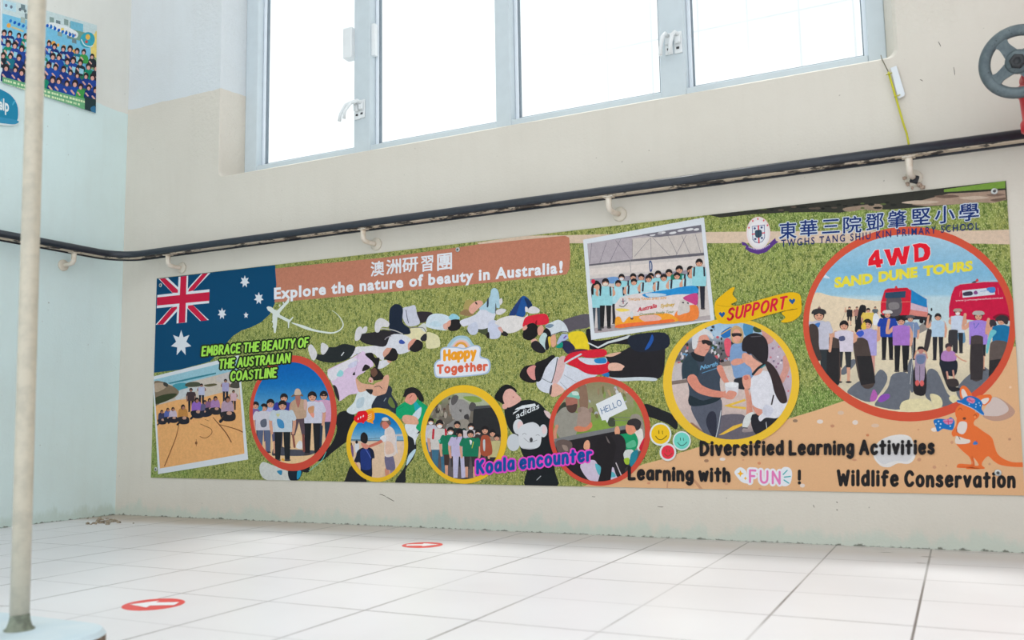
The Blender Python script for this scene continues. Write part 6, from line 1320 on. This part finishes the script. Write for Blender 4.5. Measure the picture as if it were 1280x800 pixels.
# ------------------------------------------------------------------ class photo board and help plaque on the left wall
PQ = [(2.0, -3.0), (121.0, 31.5), (119.8, 141.5), (0.8, 102.5)]
pos_ = empty('class_photo_board', ray(60, 122, 0, 0))
t = NT('board_white_face', .35, .35); t.color(t.mix(t.noise(30, 3), lin((222, 232, 234)), lin((212, 226, 232)))); M_board = t.m
bm = bmesh.new()
fr = [bm.verts.new(ray(a, b, .005, 0)) for a, b in PQ]; bk = [bm.verts.new(Vector((.0005, v.co.y, v.co.z))) for v in fr]
bm.faces.new(fr); bm.faces.new(bk[::-1])
for k in range(4): bm.faces.new((bk[k], bk[(k + 1) % 4], fr[(k + 1) % 4], fr[k]))
link('foam_board', bm, M_board, pos_)
SH2 = Sheet(pos_, 0, .005, 1, PQ)
A = Art(SH2, 'printed_class_photo', mat=M_photo)
c = V(0, 0, 9.09)
sl = .27
def par(x0, x1, ya, yb, k): A.poly([(x0, ya + sl * x0), (x1, ya + sl * x1), (x1, yb + sl * x1), (x0, yb + sl * x0)], k, False)
par(3, 121, 14, 112, (112, 188, 224)); par(3, 121, 16, 44, (126, 198, 230)); par(3, 121, -4, 16, (206, 224, 226))
for x0, ya in ((26, -2), (31, 8), (62, 4), (70, 6), (80, 2), (87, 4), (72, 18), (84, 18), (94, 12), (26, 14), (90, 22)): par(x0, x0 + 5.5, ya, ya + 7, random.choice([(142, 164, 160), (168, 186, 178), (120, 140, 146)]))
par(88, 104, 2, 14, (120, 190, 214)); par(88, 106, 12, 24, (126, 164, 146)); par(4, 20, -1, 10, (190, 224, 236))
A.poly(c([(555, 262), (600, 255), (680, 275), (790, 315), (880, 370), (880, 420), (840, 430), (700, 370), (560, 310)]), (232, 238, 240)); A.poly(c(ell(710, 335, 18, 20, 10)), (240, 214, 110))
for x, k in ((580, (60, 130, 190)), (620, (70, 150, 200)), (755, (90, 140, 120)), (790, (120, 150, 150)), (825, (130, 160, 190)), (855, (170, 150, 170))): A.poly(c(ell(x, 290 + (x - 580) * .4, 11, 14, 8)), k)
for x, k in ((70, (120, 130, 150)), (128, (120, 130, 150)), (228, (110, 120, 130)), (286, (110, 126, 130)), (330, (120, 130, 140))): A.poly(c(ell(x, 62 + (x - 70) * .29, 15, 19, 8)), k)
BLD = (20, 96, 196)
for i, x in enumerate((120, 168, 216, 264, 312, 538, 580, 625, 668, 712, 752, 796, 834)): A.poly(c(ell(x, 238 + (x - 120) * .395 - (120 if x > 500 else 0) * .93, 16, 20, 6, .4)), BLD if i % 3 else (40, 120, 206))
for i, x in enumerate((100, 555, 608, 660, 725, 780, 845)): A.poly(c(ell(x, 290 + (x - 100) * .40 - (2 if x > 500 else 0), 24 if i in (0, 2, 4, 6) else 15, 27 if i in (0, 2, 4, 6) else 20, 8)), (238, 176, 84))
A.line(c([(140, 310), (200, 330), (260, 355)]), 2.4, (206, 200, 160))
A.poly(c([(1030, 400), (1075, 385), (1090, 350), (1105, 400), (1108, 640), (1080, 660), (1040, 640), (1030, 560)]), (240, 216, 124)); A.poly(c([(1030, 640), (1110, 680), (1100, 800), (1020, 760)]), (150, 176, 130))
A.poly(c(ell(993, 455, 82, 92, 28, .5)), (60, 168, 188)); A.poly(c(ell(998, 420, 26, 32, 14)), (236, 190, 90)); A.poly(c(ell(983, 475, 16, 18, 10)), (206, 90, 80)); A.line(c([(925, 450), (960, 510), (1020, 530), (1050, 520)]), 1.4, (206, 230, 234)); A.poly(c(ell(958, 568, 14, 16, 8)), (200, 110, 130))
rr = random.Random(5)
c = V(0, 70, 8)
par(3, 121, 60, 104, (54, 74, 120)); par(100, 121, 58, 100, (60, 120, 90))
rows = [(96, 58, 12), (128, 82, 13), (158, 118, 12)]
NVB = [(34, 62, 142), (40, 74, 160), (28, 52, 120), (36, 80, 170)]
def kid(px, py, s, k, card):
    A.poly([(px - s * .8, py + s * .7), (px - s * .3, py + s * .3), (px + s * .3, py + s * .4), (px + s * .85, py + s * .9), (px + s * .9, py + s * 2.3), (px - s * .9, py + s * 2.0)], k)
    A.poly(ell(px, py - s * .15, s * .5, s * .62, 12), (52, 44, 46), False); A.poly(ell(px - s * .05, py + s * .08, s * .3, s * .38, 12), (222, 170, 158), False)
    A.line([(px - s * .6, py + s * 1.0), (px - s * .2, py + s * 1.5)], s * .3, (222, 176, 166), False)
    if card: A.poly([(px - s * .2, py + s * .9), (px + s * .6, py + s * 1.15), (px + s * .55, py + s * 2.1), (px - s * .25, py + s * 1.85)], card, False)
for r_, (b0, s) in enumerate(((39, 6.4), (53, 7.0), (67, 7.0), (82, 7.2))):
    for i in range(13):
        x = 5 + i * 9.2 + (4.6 if r_ % 2 else 0) + rr.uniform(-1.6, 1.6)
        g = rr.random(); k = rr.choice(NVB) if g < .75 and not (x > 92 and r_ < 2) else rr.choice([(30, 140, 110), (70, 160, 80), (40, 50, 60), (34, 120, 140)])
        kid(x, b0 + sl * x + rr.uniform(-2, 2), s * rr.uniform(.85, 1.1), k, (156, 210, 228) if r_ < 2 and rr.random() < .6 else None)
par(3, 121, 95, 113, (112, 178, 132)); 
for y0, a, b in ((97.5, 5, 112), (102.5, 9, 100)):
    x = a
    while x < b:
        w_ = rr.uniform(1.2, 3.4); par(x, x + w_, y0, y0 + 2.6, (222, 240, 196)); x += w_ + rr.choice([.7, .7, 1.8])
par(106, 121, 92, 113, (46, 66, 70)); A.poly(c([(905, 520), (950, 500), (958, 570), (920, 560)]), (60, 120, 160))
A.done()
tag(pos_, 'class photo board of children in blue with green caption on the left wall', 'poster')

hp = empty('help_plaque', ray(-10, 150, 0, 0))
HQ = [(-62, 92), (-50, 86), (-20, 99), (2, 110.5), (12, 116), (19, 123), (23.5, 132), (24.8, 142), (24, 151), (20, 156), (12, 157), (0, 156), (-30, 150), (-58, 143), (-68, 136), (-70, 112)]
bm = bmesh.new(); ou = smooth_poly(HQ, 4)
fr = [bm.verts.new(ray(a, b, .006, 0)) for a, b in ou]; bk = [bm.verts.new(Vector((.0005, v.co.y, v.co.z))) for v in fr]
bm.faces.new(fr); bm.faces.new(bk[::-1]); n = len(fr)
for k in range(n): bm.faces.new((bk[k], bk[(k + 1) % n], fr[(k + 1) % n], fr[k]))
link('plaque_board', bm, M_board, hp)
BIG = [(-200, -100), (200, -100), (200, 300), (-200, 300)]
SH3 = Sheet(hp, 0, .006, 1, BIG)
A = Art(SH3, 'printed_face')
cx, cy = -20, 126
inn = [(cx + (a - cx) * .955, cy + (b - cy) * .92) for a, b in HQ]
A.poly(inn, (38, 138, 176)); A.poly([(-60, 136), (-20, 143), (20, 150), (21, 154.5), (10, 155), (-30, 148), (-58, 141)], (60, 150, 190))
for i in range(14): x = rr.uniform(-50, 20); A.poly(ell(x, 126 + x * .25 + rr.uniform(-10, 12), rr.uniform(1, 3), rr.uniform(1.5, 4), 8, .5), rr.choice([(80, 172, 204), (50, 150, 186), (120, 190, 210)]), False)
A.done()
A = Art(SH3, 'plaque_lettering'); type_text(A, 'help', (-7, 134.5), (11.2, 139.6), 15, (232, 240, 242), bold=.03); A.done()
tag(hp, 'rounded blue plaque with white lettering under the class photo board', 'sign')
